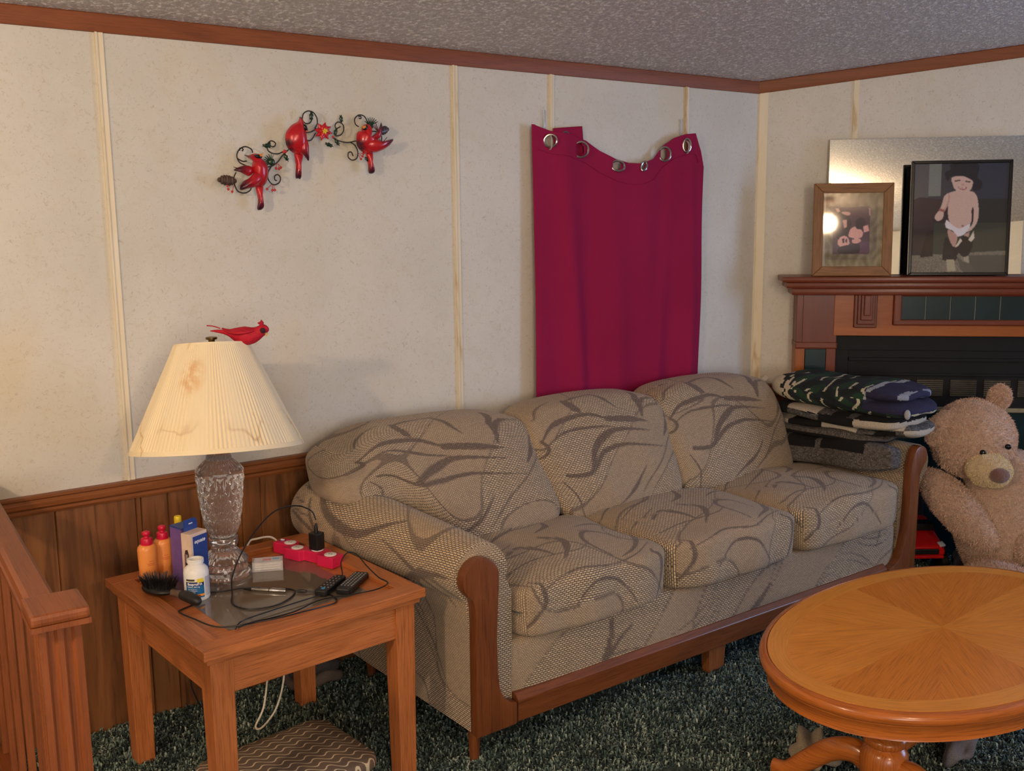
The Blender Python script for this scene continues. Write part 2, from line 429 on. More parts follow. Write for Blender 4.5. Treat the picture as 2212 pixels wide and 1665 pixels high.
sweep('trim_2', rail_prof, [lambda o, z: diag(o * .414, o, z), lambda o, z: diag(.2, o, z)], MAT['rail'])
def crown(o, z, y): return z + 0.1545 * (-y)
cp = [(0, -.053), (.008, -.053), (.010, -.048), (.010, -.004), (.006, 0), (0, 0)]
sweep('trim_3', cp, [lambda o, z: (-2.5, -o, 2.158 + z + .1545 * o), lambda o, z: (CX - o * .414, -o, 2.158 + z + .1545 * o)], MAT['trim'])
sweep('trim_4', cp, [lambda o, z: (lambda p: (p[0], p[1], 2.158 + z - .1545 * p[1]))(diag(o * .414, o, 0)), lambda o, z: (lambda p: (p[0], p[1], 2.158 + z - .1545 * p[1]))(diag(T1 - o * .414, o, 0))], MAT['trim'])
# battens over the panel seams: a broad strip with a raised bead on one edge
k = 5
for x0, x1 in ((-1.6, -1.577), (-.384, -.361), (.834, .857), (2.051, 2.073), (2.494, 2.514), (3.227, 3.249)):
    b = MB(); b.prism([(x0, 0), (x1, 0), (x1, -.006), (x0 + .006, -.004), (x0 + .006, -.010), (x0, -.010)], RAILZ1, 2.158 - .052, 'z')
    struct(b.build('trim_%d' % k, MAT['batten'], None, smooth=False)); k += 1
b = MB(); b.prism([diag(.003, 0, 0)[:2], diag(.045, 0, 0)[:2], diag(.045, .004, 0)[:2], diag(.008, .004, 0)[:2]], RAILZ1, 2.158 - .045, 'z'); struct(b.build('trim_%d' % k, MAT['batten'], None, smooth=False)); k += 1
b = MB(); b.prism([diag(.414, 0, 0)[:2], diag(.437, 0, 0)[:2], diag(.437, .004, 0)[:2], diag(.414, .004, 0)[:2]], RAILZ1, 2.158 + .155 * .3 - .045, 'z'); struct(b.build('trim_%d' % k, MAT['batten'], None, smooth=False)); k += 1

# carpet pile: curled tufts over the part of the floor in view
def pile():
    g = np.random.default_rng(3); N = 210000
    X = g.uniform(.35, 4.6, N); Y = g.uniform(-2.1, -.01, N)
    keep = (X + Y < CX - .03)
    # what the camera can see: below the frame is left out
    keep &= (Y > -.45 * X - .35) | (X > 2.0)
    near = g.random(N) < np.where((X > 1.6) & (X < 3.6) & (Y > -.8), .25, 1.0)
    X, Y = X[keep & near], Y[keep & near]; N = len(X)
    cell = (np.sin(X * 37 + np.sin(Y * 29) * 2) + np.sin(Y * 41 + np.sin(X * 23) * 2)) * .5
    lump = .5 + .5 * np.sin(X * 14.3 + 1.3 * np.sin(Y * 17.1)) * np.sin(Y * 15.7 + 1.1 * np.sin(X * 12.2))
    a = g.uniform(0, 2 * PI, N); L = g.uniform(.006, .013, N); h = g.uniform(.006, .014, N) + .008 * lump; w = g.uniform(.0016, .0030, N)
    dx, dy = np.cos(a), np.sin(a)
    V = np.zeros((N, 6, 3))
    for i, (tt, hh) in enumerate(((0, 0), (.55, .85), (1.0, 1.0))):
        for s, sg in ((0, -1), (1, 1)):
            ww = w * (1.0 if i < 2 else .35)
            V[:, i * 2 + s, 0] = X + dx * L * tt - dy * ww * sg; V[:, i * 2 + s, 1] = Y + dy * L * tt + dx * ww * sg; V[:, i * 2 + s, 2] = h * hh - (.003 * (i == 2))
    F = np.array([[0, 1, 3, 2], [2, 3, 5, 4]]); F = (F[None] + (np.arange(N) * 6)[:, None, None]).reshape(-1, 4)
    V = V.reshape(-1, 3); V[:, 2] = np.maximum(V[:, 2], 0.0)
    me = bpy.data.meshes.new('carpet_pile'); me.vertices.add(len(V)); me.vertices.foreach_set('co', V.ravel())
    me.loops.add(F.size); me.loops.foreach_set('vertex_index', F.ravel()); me.polygons.add(len(F)); me.polygons.foreach_set('loop_start', np.arange(0, F.size, 4)); 
    me.update(calc_edges=True); me.validate()
    pal = np.array([lin(c) for c in ((36, 50, 48), (72, 92, 88), (108, 130, 121), (148, 165, 152), (184, 194, 180), (60, 86, 88))])
    p = np.clip(g.normal(2.0 + cell * .5, 1.2, N), 0, 5).astype(int)
    colr = pal[p][:, None, :].repeat(8, 1).reshape(-1, 4)
    ca = me.color_attributes.new('Col', 'FLOAT_COLOR', 'CORNER'); ca.data.foreach_set('color', colr.ravel())
    me.materials.append(painted('carpet_yarn', 0.9)); o = link('carpet_pile', me, bpy.data.objects['floor']); o['kind'] = 'stuff'; o['label'] = 'short curled dark green carpet pile'
pile()
# ================================================================== sofa
def m_sofa():
    t = NT('sofa_weave'); uv = t.coord('UV'); a = t.attr('Col'); sep = t.n('ShaderNodeSeparateColor'); t.link(a.outputs['Color'], sep.inputs[0])
    wob = t.noise(uv, 60, 2); wv = t.n('ShaderNodeVectorMath', _operation='MULTIPLY_ADD')
    nz = t.n('ShaderNodeTexNoise'); t.link(uv, nz.inputs['Vector']); nz.inputs['Scale'].default_value = 45
    t.link(nz.outputs['Color'], wv.inputs[0]); wv.inputs[1].default_value = (.0035, .0035, 0); t.link(uv, wv.inputs[2])
    def brick(w, h, m, sc=1.0, rot=0.0):
        b = t.n('ShaderNodeTexBrick'); t.link(t.mapping(wv.outputs[0], (1, 1, 1), (0, 0, rot)), b.inputs['Vector'])
        b.inputs['Scale'].default_value = 1.0; b.inputs['Mortar Size'].default_value = m; b.inputs['Mortar Smooth'].default_value = 0.6
        b.inputs['Brick Width'].default_value = w; b.inputs['Row Height'].default_value = h; b.inputs['Bias'].default_value = 0
        b.inputs['Color1'].default_value = lin((236, 212, 174)); b.inputs['Color2'].default_value = lin((204, 180, 146)); b.inputs['Mortar'].default_value = lin((58, 42, 36))
        return b
    co, fi = brick(.0140, .0066, .0020), brick(.0090, .0050, .0013)
    fi.inputs['Color1'].default_value = lin((214, 190, 154)); fi.inputs['Color2'].default_value = lin((188, 166, 134)); fi.inputs['Mortar'].default_value = lin((100, 78, 62))
    c = t.mix(sep.outputs[1], fi.outputs[0], co.outputs[0]); f = t.mix(sep.outputs[1], fi.outputs[1], co.outputs[1])
    big = t.noise(uv, 5, 3); c = t.mix(t.vramp(big, .35, .7, 0, .28), c, (150, 130, 112))
    dark = t.mix(f, (96, 74, 68), (48, 34, 34)); fray = t.noise(t.mapping(uv, (90, 260, 1)), 1, 3, .7)
    k = t.math('MULTIPLY', sep.outputs[0], t.vramp(fray, .28, .5, .45, 1.0)); c = t.mix(t.math('MULTIPLY', k, .92), c, dark)
    fuzz = t.noise(uv, 500, 2); c = t.mix(t.vramp(fuzz, .35, .75, 0, .25), c, (196, 178, 150))
    t.base(c); h = t.math('SUBTRACT', 1.0, f); t.bump(h, .6, .003)
    t.set(Roughness=.92); t.b.inputs['Sheen Weight'].default_value = .15; return t.m
SOFA = m_sofa()

def seg_mask(P, strokes):
    """0..1 darkness of a set of tapering woven strokes at the points P"""
    M = np.zeros(len(P))
    for pts, w, ta, tb in strokes:
        q = np.array(catmull([np.array(p, float) for p in pts], 5)); n = len(q) - 1; lo, hi = q.min(0) - w * 1.5, q.max(0) + w * 1.5
        idx = np.where((P[:, 0] > lo[0]) & (P[:, 0] < hi[0]) & (P[:, 1] > lo[1]) & (P[:, 1] < hi[1]))[0]
        if not len(idx): continue
        X = P[idx]; best = np.full(len(idx), -1.0)
        for i in range(n):
            a, d = q[i], q[i + 1] - q[i]; L = d @ d + 1e-12; s = np.clip(((X - a) @ d) / L, 0, 1)
            dist = np.linalg.norm(X - a - s[:, None] * d, axis=1); tt = (i + s) / n
            ww = w * (ta + (1 - ta) * np.minimum(1, tt * 2.2)) * (tb + (1 - tb) * np.minimum(1, (1 - tt) * 2.2))
            best = np.maximum(best, np.clip((ww - dist) / .002 + .5, 0, 1))
        M[idx] = np.maximum(M[idx], best)
    return M
def zone(P, seed):
    x, y = P[:, 0], P[:, 1]; s = seed * 1.7
    v = np.sin(x * 9 + 2.2 * np.sin(y * 6 + s) + s) + .8 * np.sin(y * 11 - x * 5 + s * 2) + .5 * np.sin(x * 17 - y * 8 + s)
    return np.clip((v + .15) / .12, 0, 1)
def fabric(o, strokes, seed=0):
    """write the woven pattern onto the mesh: R = dark stroke, G = coarse weave"""
    me = o.data; uv = np.zeros(len(me.loops) * 2); me.uv_layers[0].data.foreach_get('uv', uv); P = uv.reshape(-1, 2)
    R = seg_mask(P, strokes); G = zone(P, seed); z0 = np.abs(G - .5) < .49; R = np.maximum(R, z0 * .8)
    c = np.ones((len(P), 4)); c[:, 0] = R; c[:, 1] = G; c[:, 2] = 0; me.color_attributes['Col'].data.foreach_set('color', c.ravel())
def scatter_strokes(seed, x0, x1, y0, y1, n):
    g = random.Random(seed); S = []
    for _ in range(n):
        x, y, a = g.uniform(x0, x1), g.uniform(y0, y1), g.uniform(-.5, 1.1); L = g.uniform(.14, .36); k = g.uniform(-4.5, 4.5); pts = []
        for i in range(6): pts.append((x, y)); x += math.cos(a) * L / 5; y += math.sin(a) * L / 5; a += k * L / 5
        w = g.choice((.0025, .003, .009, .014)); S.append((pts, w, .15, g.choice((.1, .5))))
        if w < .004: S.append(([(p[0] + .008, p[1] - .03) for p in pts], .0025, .3, .2))
    return S
def norm(pts, ox, oy, sx, sy): return [(ox + p[0] * sx, oy - p[1] * sy) for p in pts]
BACKM = [([(.05, .375), (.12, .3), (.2, .27), (.38, .25), (.5, .31)], .012, .3, .3), ([(.5, .31), (.66, .34), (.8, .375)], .013, .9, .05),
         ([(.05, .44), (.2, .36), (.42, .36), (.52, .38)], .006, .2, .2), ([(.3, .64), (.36, .52), (.44, .44), (.55, .4), (.8, .45)], .015, .6, .04),
         ([(.13, .655), (.25, .67), (.33, .62), (.42, .54), (.56, .515), (.7, .54), (.88, .585)], .009, .9, .1),
         ([(.31, .08), (.31, .16), (.35, .22)], .02, .7, .2), ([(.31, .08), (.41, .04), (.55, .02)], .008, .6, .2), ([(.52, .03), (.56, .12), (.62, .24)], .010, .5, .1),
         ([(.79, .05), (.81, .18), (.775, .33)], .017, .6, .3), ([(.79, .26), (.86, .17), (.93, .14)], .010, .8, .2), ([(.89, .585), (.74, .73), (.6, .88)], .003, 1, .6),
         ([(.89, .58), (.96, .5), (1.02, .42)], .003, 1, 1), ([(.67, .69), (.58, .8), (.5, .86), (.38, .93)], .008, .2, .1), ([(.0, .52), (.08, .45), (.05, .36)], .008, .3, .6),
         ([(.98, .3), (.95, .42), (.9, .5)], .012, .4, .2), ([(.1, .98), (.13, .83), (.09, .7)], .004, .6, .6), ([(.02, .2), (.1, .1), (.24, .03)], .006, .3, .3)]
SEATM = [([(.02, .18), (.15, .11), (.3, .05)], .005, .5, .3), ([(.1, .28), (.28, .2), (.42, .14), (.5, .05)], .006, .2, .2), ([(.2, .42), (.3, .36), (.36, .44), (.37, .56)], .014, .4, .1),
         ([(.36, .62), (.46, .53), (.52, .42), (.46, .32)], .013, .1, .5), ([(.48, .26), (.6, .2), (.66, .1)], .012, .1, .5), ([(.62, .68), (.6, .5), (.68, .4), (.78, .44), (.8, .56)], .009, .4, .1),
         ([(.92, .3), (.96, .46), (.84, .62), (.66, .7)], .014, .5, .1), ([(.7, .3), (.84, .25), (1.0, .27)], .007, .1, .5), ([(.05, .6), (.25, .54), (.5, .56), (.62, .5)], .004, .6, .4),
         ([(.12, .78), (.35, .72), (.6, .74), (.9, .66)], .005, .4, .4), ([(.86, .72), (.9, .84), (.86, .97)], .011, .6, .3), ([(.3, .9), (.42, .8), (.58, .82), (.7, .95)], .006, .4, .4),
         ([(.05, .95), (.15, .82), (.1, .7)], .009, .4, .3), ([(.5, .05), (.7, .04), (.9, .12)], .004, .5, .3), ([(.02, .45), (.14, .38), (.3, .3)], .004, .4, .4)]

def lattice(n):
    idx = {}; Q = []; F = []; FC = []
    def vid(i, j, k):
        key = (i, j, k)
        if key not in idx: idx[key] = len(Q); Q.append((2 * i / n[0] - 1, 2 * j / n[1] - 1, 2 * k / n[2] - 1))
        return idx[key]
    for ax in range(3):
        o1, o2 = [(1, 2), (2, 0), (0, 1)][ax]
        for side in (0, n[ax]):
            for i in range(n[o1]):
                for j in range(n[o2]):
                    q = []
                    for (di, dj) in ((0, 0), (1, 0), (1, 1), (0, 1)):
                        c = [0, 0, 0]; c[ax] = side; c[o1] = i + di; c[o2] = j + dj; q.append(vid(*c))
                    F.append(q if side else q[::-1]); FC.append((ax, 1 if side else -1))
    return np.array(Q), F, FC
def lattice_id(n):
    return lambda i, j, k: tuple((2 * a / m - 1) for a, m in zip((i, j, k), n))
def pillow(name, parent, n, power, fmap, uvf, strokes, seed, mat=None):
    Q, F, FC = lattice(n); nn = (np.abs(Q) ** power).sum(1) ** (1 / power); Pn = Q / nn[:, None]
    V = fmap(Pn[:, 0], Pn[:, 1], Pn[:, 2], Q); b = MB()
    b.V = [tuple(v) for v in V]; b.F = F; b.C = [(200, 200, 200)] * len(F); b.M = [0] * len(F)
    if isinstance(uvf, tuple):
        # lay the weave out by true length over the cushion, so it never stretches over the rounded edges
        mode, ox = uvf; key = {tuple(np.round((q + 1) * np.array(n) / 2).astype(int)): k for k, q in enumerate(Q)}; LI = np.round((Q + 1) * np.array(n) / 2).astype(int)
        def run(ids): p = V[[key[t] for t in ids]]; return np.r_[0, np.cumsum(np.linalg.norm(np.diff(p, axis=0), axis=1))]
        mi, mj, mk = n[0] // 2, n[1] // 2, n[2] // 2
        if mode == 'seat':
            U = run([(i, mj, n[2]) for i in range(n[0] + 1)]); U -= U[mi]; W = run([(mi, j, n[2]) for j in range(n[1] + 1)]); W -= W[-1] / 2
            Fr = W[0] - run([(mi, 0, k) for k in range(n[2], -1, -1)])[::-1]; Sd = run([(0, mj, k) for k in range(n[2], -1, -1)])[::-1]
            def uvg(fc, k):
                i, j, l = LI[k]; ax, s = fc
                if ax == 1: return (U[i] + ox, Fr[l] if s < 0 else W[-1] + W[0] - Fr[l])
                if ax == 0: return ((U[-1] + Sd[l] if s > 0 else U[0] - Sd[l]) + ox, W[j])
                return (U[i] + ox, W[j] + (2 if s < 0 else 0))
        else:
            U = run([(i, 0, mk) for i in range(n[0] + 1)]); U -= U[mi]; W = run([(mi, 0, k) for k in range(n[2] + 1)]); W -= W[-1] / 2
            Tp = run([(mi, j, n[2]) for j in range(n[1] + 1)]); Sd = run([(0, j, mk) for j in range(n[1] + 1)])
            def uvg(fc, k):
                i, j, l = LI[k]; ax, s = fc
                if ax == 2: return (U[i] + ox, W[-1] + Tp[j] if s > 0 else W[0] - Tp[j])
                if ax == 0: return ((U[-1] + Sd[j] if s > 0 else U[0] - Sd[j]) + ox, W[l])
                return (U[i] + ox, W[l] + (2 if s > 0 else 0))
        b.UV = [[uvg(fc, k) for k in f] for f, fc in zip(F, FC)]
    else: b.UV = [[uvf(fc, Q[k]) for k in f] for f, fc in zip(F, FC)]
    o = b.build(name, mat or SOFA, parent, world=True, angle=None); fabric(o, strokes, seed) if strokes is not None else None
    return o
sofa = thing('sofa', 'three-seat sofa in tan basket-weave fabric with brown leaf strokes and wooden arm fronts', 'sofa', (2.626, -.5, 0))
ss = lambda x: np.clip(x, 0, 1) ** 2 * (3 - 2 * np.clip(x, 0, 1))
# seat cushions
for i, (x0, x1) in enumerate(((1.668, 2.288), (2.292, 2.932), (2.936, 3.585))):
    hx, hy, hz = (x1 - x0) / 2, .26, .09
    def fm(a, b_, c, Q, x0=x0, x1=x1, i=i):
        x = (x0 + x1) / 2 + a * hx * (1 + .02 * c); y = -.645 + b_ * .262 - .022 * (1 - a * a) * (b_ < 0)
        z = .428 + c * .083 + (c > 0) * .028 * (1 - a ** 2) * (1 - (b_ * .8) ** 2) - .008 * (b_ < -.3) * (c < 0)
        z = z + .006 * np.sin(a * 5 + i) * np.cos(b_ * 4 + i * 2) * (c > 0); y = y + .005 * np.sin(a * 9 + i * 3) * (b_ < -.5)
        return np.c_[x, y, z]
    def uvf(fc, q, hx=hx, ox=i * 1.3):
        ax, s = fc; u, v = q[0] * hx, q[1] * hy
        if ax == 1: v = s * (hy + (1 - q[2]) * hz)
        if ax == 0: u = s * (hx + (1 - q[2]) * hz)
        if ax == 2 and s < 0: v = v + 2
        return (u + ox, v)
    S = [(norm(p, i * 1.3 - hx - .02, hy, 2 * hx + .04, .70), w, ta, tb) for p, w, ta, tb in SEATM]
    pillow('seat_cushion', sofa, (150, 120, 40), 8.0, fm, ('seat', i * 1.3), S, i + 1)
# back cushions
for i, (x0, x1, t0, t1) in enumerate(((1.60, 2.235, 1.385, 2.185), (2.225, 2.815, 2.14, 2.83), (2.805, 3.50, 2.79, 3.50))):
    hx, hy, hz = (t1 - t0) / 2, .11, .22
    def fm(a, b_, c, Q, x0=x0, x1=x1, t0=t0, t1=t1, i=i):
        k = (c + 1) / 2; k2 = ss(k * 1.6); xa = x0 + (t0 - x0) * k2; xb = x1 + (t1 - x1) * k2
        if i == 0: xa = 1.348 + .0 * k
        x = xa + (xb - xa) * (a + 1) / 2
        zb = .470 + (0.2 * ss((-a - .05) / .55) if i == 0 else 0); zt = .895 - .02 * np.abs(a) ** 2 - (.035 * ss((-a - .45) / .55) if i == 0 else 0)
        z = zb + (zt - zb) * k
        yc = -.365 + .185 * ((z - .48) / .42); y = yc + b_ * (.105 + .012 * (1 - c * c)) - (b_ < 0) * .035 * (1 - a * a) * (1 - c * c)
        y = y + .006 * np.sin(a * 6 + c * 4 + i * 2) * (b_ < 0)
        return np.c_[x, y, z]
    def uvf(fc, q, hx=hx, ox=i * 1.3 + 5):
        ax, s = fc; u, v = q[0] * hx, q[2] * hz
        if ax == 2: v = s * (hz + (q[1] + 1) * hy)
        if ax == 0: u = s * (hx + (q[1] + 1) * hy)
        if ax == 1 and s > 0: v = v + 2
        return (u + ox, v)
    S = [(norm(p, i * 1.3 + 5 - hx, hz + .09, 2 * hx, .53), w, ta, tb) for p, w, ta, tb in BACKM]
    pillow('back_cushion', sofa, (150, 34, 116), 6.5 if i else 5.5, fm, ('back', i * 1.3 + 5), S, i + 4.5)
# scroll arms
def arm(side, name='armrest'):
    V = []; UV = []; n = 60; ys = np.concatenate([[-.868], np.linspace(-.862, -.14, 170), [-.125]]); rows = []
    for j, y in enumerate(ys):
        k = (y + .868) / .74; k = min(max(k, 0), 1); end = 1.0 if 0 < j < len(ys) - 1 else .93
        if side < 0: cx, cz, r = 1.552 - .128 * k ** 1.1, .572 + .048 * k, .092 + .024 * k
        else: cx, cz, r = 3.712 - .08 * k, .56 + .01 * k, .080 + .012 * k
        sgn = -1 if side < 0 else 1
        xo = (1.508 if side < 0 else 3.70 - .01 * k); xi = 1.658 if side < 0 else 3.592
        if side < 0: xo = 1.508 - .02 * k
        pr = [(xo, .105 + (0 if end == 1 else 0)), (xo, .2), (xo, .3), (xo, .4)]
        a0, a1 = math.radians(232), math.radians(-20)
        for q in np.linspace(a0, a1, 84):
            ca, sa = math.cos(q), math.sin(q); pr.append((cx - sgn * ca * r * -1 if False else cx + (ca * r if side < 0 else -ca * r), cz + sa * r * end))
        pr += [(xi, .5), (xi, .42), (xi, .3), (xi, .2), (xi, .105)]
        pp = np.array(pr); L = np.r_[0, np.cumsum(np.linalg.norm(np.diff(pp, axis=0), axis=1))]
        rows.append([(p[0], y, p[1]) for p in pr]); UV.append([(l, y) for l in L])
    m = len(rows[0]); b = MB(); Vv = [p for r in rows for p in r]; F = []; U = []; off = 9.0 if side < 0 else 11.0
    for j in range(len(rows) - 1):
        for i in range(m - 1):
            q = [j * m + i, j * m + i + 1, (j + 1) * m + i + 1, (j + 1) * m + i]; uvq = [(UV[j][i][1] + off, UV[j][i][0]), (UV[j][i + 1][1] + off, UV[j][i + 1][0]), (UV[j + 1][i + 1][1] + off, UV[j + 1][i + 1][0]), (UV[j + 1][i][1] + off, UV[j + 1][i][0])]
            if side < 0: q = q[::-1]; uvq = uvq[::-1]
            F.append(q[::-1] if False else q); U.append(uvq)
    for j in (0, len(rows) - 1):
        F.append([j * m + i for i in range(m)]); U.append([(rows[j][i][0] + off, rows[j][i][2]) for i in range(m)])
    # refine strips so the woven strokes stay crisp
    b.add(Vv, F, None, U); o = b.build(name, SOFA, sofa, world=True, angle=.9)
    bm = bmesh.new(); bm.from_mesh(o.data); long = [e for e in bm.edges if e.calc_length() > .05]
    bmesh.ops.subdivide_edges(bm, edges=long, cuts=15, use_grid_fill=True); bmesh.ops.recalc_face_normals(bm, faces=bm.faces[:]); bm.to_mesh(o.data); bm.free()
    g = scatter_strokes(5 if side < 0 else 8, off - .9, off - .1, 0, 1.35, 22)
    g += [([(off - .7, .2), (off - .5, .35), (off - .35, .36), (off - .15, .25)], .006, .4, .3), ([(off - .6, .62), (off - .45, .55), (off - .3, .6), (off - .2, .72)], .018, .2, .2)]
    fabric(o, g, 8 + side)
    return o
arm(-1); arm(1)
# upholstered apron under the cushions, and the back
def wall_pillow(name, x0, x1, y0, y1, z0, z1, off, seed, n=(200, 12, 40), bulge=.0):
    hx, hy, hz = (x1 - x0) / 2, (y1 - y0) / 2, (z1 - z0) / 2
    def fm(a, b_, c, Q): return np.c_[(x0 + x1) / 2 + a * hx, (y0 + y1) / 2 + b_ * hy - bulge * (b_ < 0) * (1 - c * c), (z0 + z1) / 2 + c * hz]
    def uvf(fc, q):
        ax, s = fc
        return (q[0] * hx + off, q[2] * hz) if ax == 1 else ((q[0] * hx + off, hz + (q[1] + 1) * hy) if ax == 2 else (q[1] * hy + off + 3, q[2] * hz))
    S = scatter_strokes(seed, off - hx, off + hx, -hz, hz, int(10 * hx) + 4)
    return pillow(name, sofa, n, 14, fm, uvf, S, seed)
wall_pillow('seat_apron', 1.60, 3.625, -.875, -.30, .115, .352, 20, 31, bulge=.006)
wall_pillow('back_panel', 1.53, 3.64, -.17, -.105, .10, .74, 26, 33, n=(40, 4, 14))
# wooden arm fronts, front rail, legs
def arm_front(flip):
    c, r = (1.530, .570), .062; P = [(1.507, .098), (1.650, .100), (1.650, .168), (1.625, .176), (1.604, .195), (1.590, .225), (1.584, .27), (1.582, .38), (1.586, .47), (1.590, .53)]
    for d in range(10, 236, 15): P.append((c[0] + r * math.cos(math.radians(d)), c[1] + r * math.sin(math.radians(d))))
    P += [(1.500, .512), (1.506, .49), (1.508, .44), (1.507, .3)]
    if flip:
        P = [(3.500, .100), (3.676, .098), (3.680, .3), (3.680, .46), (3.682, .525)] + [(3.680 + .046 * math.cos(math.radians(d)), .600 + .046 * math.sin(math.radians(d))) for d in range(-50, 171, 17)] + [(3.622, .57), (3.618, .5), (3.616, .40), (3.610, .31), (3.592, .24), (3.565, .195), (3.535, .176), (3.500, .168)]
    b = MB(); b.prism(P, -.905, -.868, 'y', bev=.006); return b.build('arm_front', MAT['sofawood'], sofa, world=True, grain='z', angle=.5)
arm_front(False); arm_front(True)
b = MB(); b.prism([(-.900, .102), (-.865, .102), (-.865, .186), (-.882, .186), (-.900, .168)], 1.656, 3.494, 'x', bev=.003); b.build('front_rail', MAT['sofawood'], sofa, world=True, grain='x', smooth=False)
for x, y in ((1.535, -.845), (3.65, -.845), (1.56, -.17), (3.58, -.17)):
    b = MB(); b.lathe([(.015, 0), (.019, .104)], 16, (x, y, 0)); b.build('leg', MAT['sofawood'], sofa, world=True)
b = MB(); b.box((2.53, -.862, .056), (.085, .04, .112), taper=.88, bev=.003); b.build('leg', MAT['rail'], sofa, world=True, grain='z', smooth=False)
# ================================================================== end table
TR = math.radians(4.0); TZ = .548
et = thing('end_table', 'square reddish oak end table with a smoked glass top holding a lamp', 'table', (1.042, -.522, 0), TR)
HX, HY = .322, .340
def fr(b, hx, hy, wid, z0, z1, bev=.003):
    for sx, sy, L in ((0, -1, hx * 2), (0, 1, hx * 2)): b.box((0, sy * (hy - wid / 2), (z0 + z1) / 2), (L, wid, z1 - z0), bev=bev)
for s in (-1, 1):
    b = MB(); b.box((0, s * (HY - .031), .5475), (HX * 2, .062, .025), bev=.003); b.build('top_frame', MAT['table'], et, grain='x', smooth=False)
    b = MB(); b.box((s * (HX - .031), 0, .5475), (.062, HY * 2 - .124, .025), bev=.002); b.build('top_frame', MAT['table'], et, grain='y', smooth=False)
b = MB(); b.box((0, 0, .5405), (HX * 2 - .124, HY * 2 - .124, .013)); b.build('top_panel', MAT['table'], et, grain='x', smooth=False)
b = MB(); b.prism([(-.205, -.225), (.205, -.225), (.205, .225), (-.205, .225)], .5471, .5478, 'z'); g = NT('smoked_glass'); g.base((112, 100, 86)); g.set(Roughness=.07)
g.b.inputs['Specular IOR Level'].default_value = .9; g.set(Coat__Weight=.3); b.build('glass_inset', g.m, et, smooth=False)
b = MB(); b.prism([(-HX + .012, -HY + .012), (HX - .012, -HY + .012), (HX - .012, HY - .012), (-HX + .012, HY - .012)], .519, .535, 'z', bev=.003); b.build('edge_moulding', MAT['table'], et, grain='x', smooth=False)
for (c, s, gr) in (((0, -HY + .04, .472), (HX * 2 - .14, .02, .094), 'x'), ((0, HY - .04, .472), (HX * 2 - .14, .02, .094), 'x'), ((-HX + .04, 0, .472), (.02, HY * 2 - .14, .094), 'y'), ((HX - .04, 0, .472), (.02, HY * 2 - .14, .094), 'y')):
    b = MB(); b.box(c, s, bev=.002); b.build('apron', MAT['table'], et, grain=gr, smooth=False)
for sx in (-1, 1):
    for sy in (-1, 1):
        b = MB(); b.box((sx * (HX - .054), sy * (HY - .054), .2595), (.062, .062, .519), taper=.84, bev=.003); b.build('leg', MAT['table'], et, grain='z', smooth=False)
# ================================================================== coffee table
ct = thing('coffee_table', 'oval oak coffee table with a starburst veneer top on turned pedestals', 'table', (2.505, -1.712, 0), math.radians(3.6))
AX, AY, CH = .612, .385, .45
def oval(k, n=96, dx=0.0, p=2.08):
    out = []
    for i in range(n):
        t = 2 * PI * i / n; c, s = math.cos(t), math.sin(t); out.append(((AX + dx) * k * math.copysign(abs(c) ** (2 / p), c), (AY + dx) * k * math.copysign(abs(s) ** (2 / p), s)))
    return out
# starburst of eight veneer wedges, each a part with its own grain
N = 96; inner = oval(1.0, N, -.072); wedges = 8; ins0 = [6, 18, 30, 42, 54, 66, 78, 90]
ang = [2, 42, 85, 122, 153, 182, 222, 262, 300, 331]
cuts = sorted([int(a / 360 * N) for a in ang])
for w_i in range(len(cuts)):
    a, e = cuts[w_i], cuts[(w_i + 1) % len(cuts)]; idx = []; i = a
    while True:
        idx.append(i % N)
        if i % N == e: break
        i += 1
    pts = [inner[i] for i in idx]; mid = pts[len(pts) // 2]; th = math.atan2(mid[1], mid[0]); b = MB()
    V = [(0, 0, CH)] + [(p[0], p[1], CH) for p in pts]; F = []; U = []
    for k in range(1, len(V) - 1):
        f = [0, k, k + 1]; F.append(f); U.append([(V[q][0] * math.cos(th) + V[q][1] * math.sin(th) + w_i, -V[q][0] * math.sin(th) + V[q][1] * math.cos(th) + w_i * .7) for q in f])
    b.add(V, F, None, U); dark = 0 < math.degrees(th) % 180 < 84
    o = b.build('veneer_wedge', MAT['oakdeep'] if dark else MAT['oakgloss'], ct, smooth=False)
    # give the veneer its thickness
    bm = bmesh.new(); bm.from_mesh(o.data); r = bmesh.ops.extrude_face_region(bm, geom=bm.faces[:]); bmesh.ops.translate(bm, verts=[v for v in r['geom'] if isinstance(v, bmesh.types.BMVert)], vec=(0, 0, -.001)); bmesh.ops.recalc_face_normals(bm, faces=bm.faces[:]); bm.to_mesh(o.data); bm.free()
band = MB(); outer = oval(1.0, N, -.018); V = [(p[0], p[1], CH) for p in inner] + [(p[0], p[1], CH) for p in outer] + [(p[0], p[1], CH - .002) for p in outer]; F = []; U = []
arc = np.r_[0, np.cumsum([math.dist(outer[i], outer[(i + 1) % N]) for i in range(N)])]
for i in range(N):
    j = (i + 1) % N; F.append([i, i + N, j + N, j]); U.append([(arc[i], 0), (arc[i], .054), (arc[i + 1], .054), (arc[i + 1], 0)])
    F.append([i + N, i + 2 * N, j + 2 * N, j + N]); U.append([(arc[i], .054), (arc[i], .056), (arc[i + 1], .056), (arc[i + 1], .054)])
band.add(V, F, None, U); band.build('banding', MAT['oakband'], ct, smooth=False)
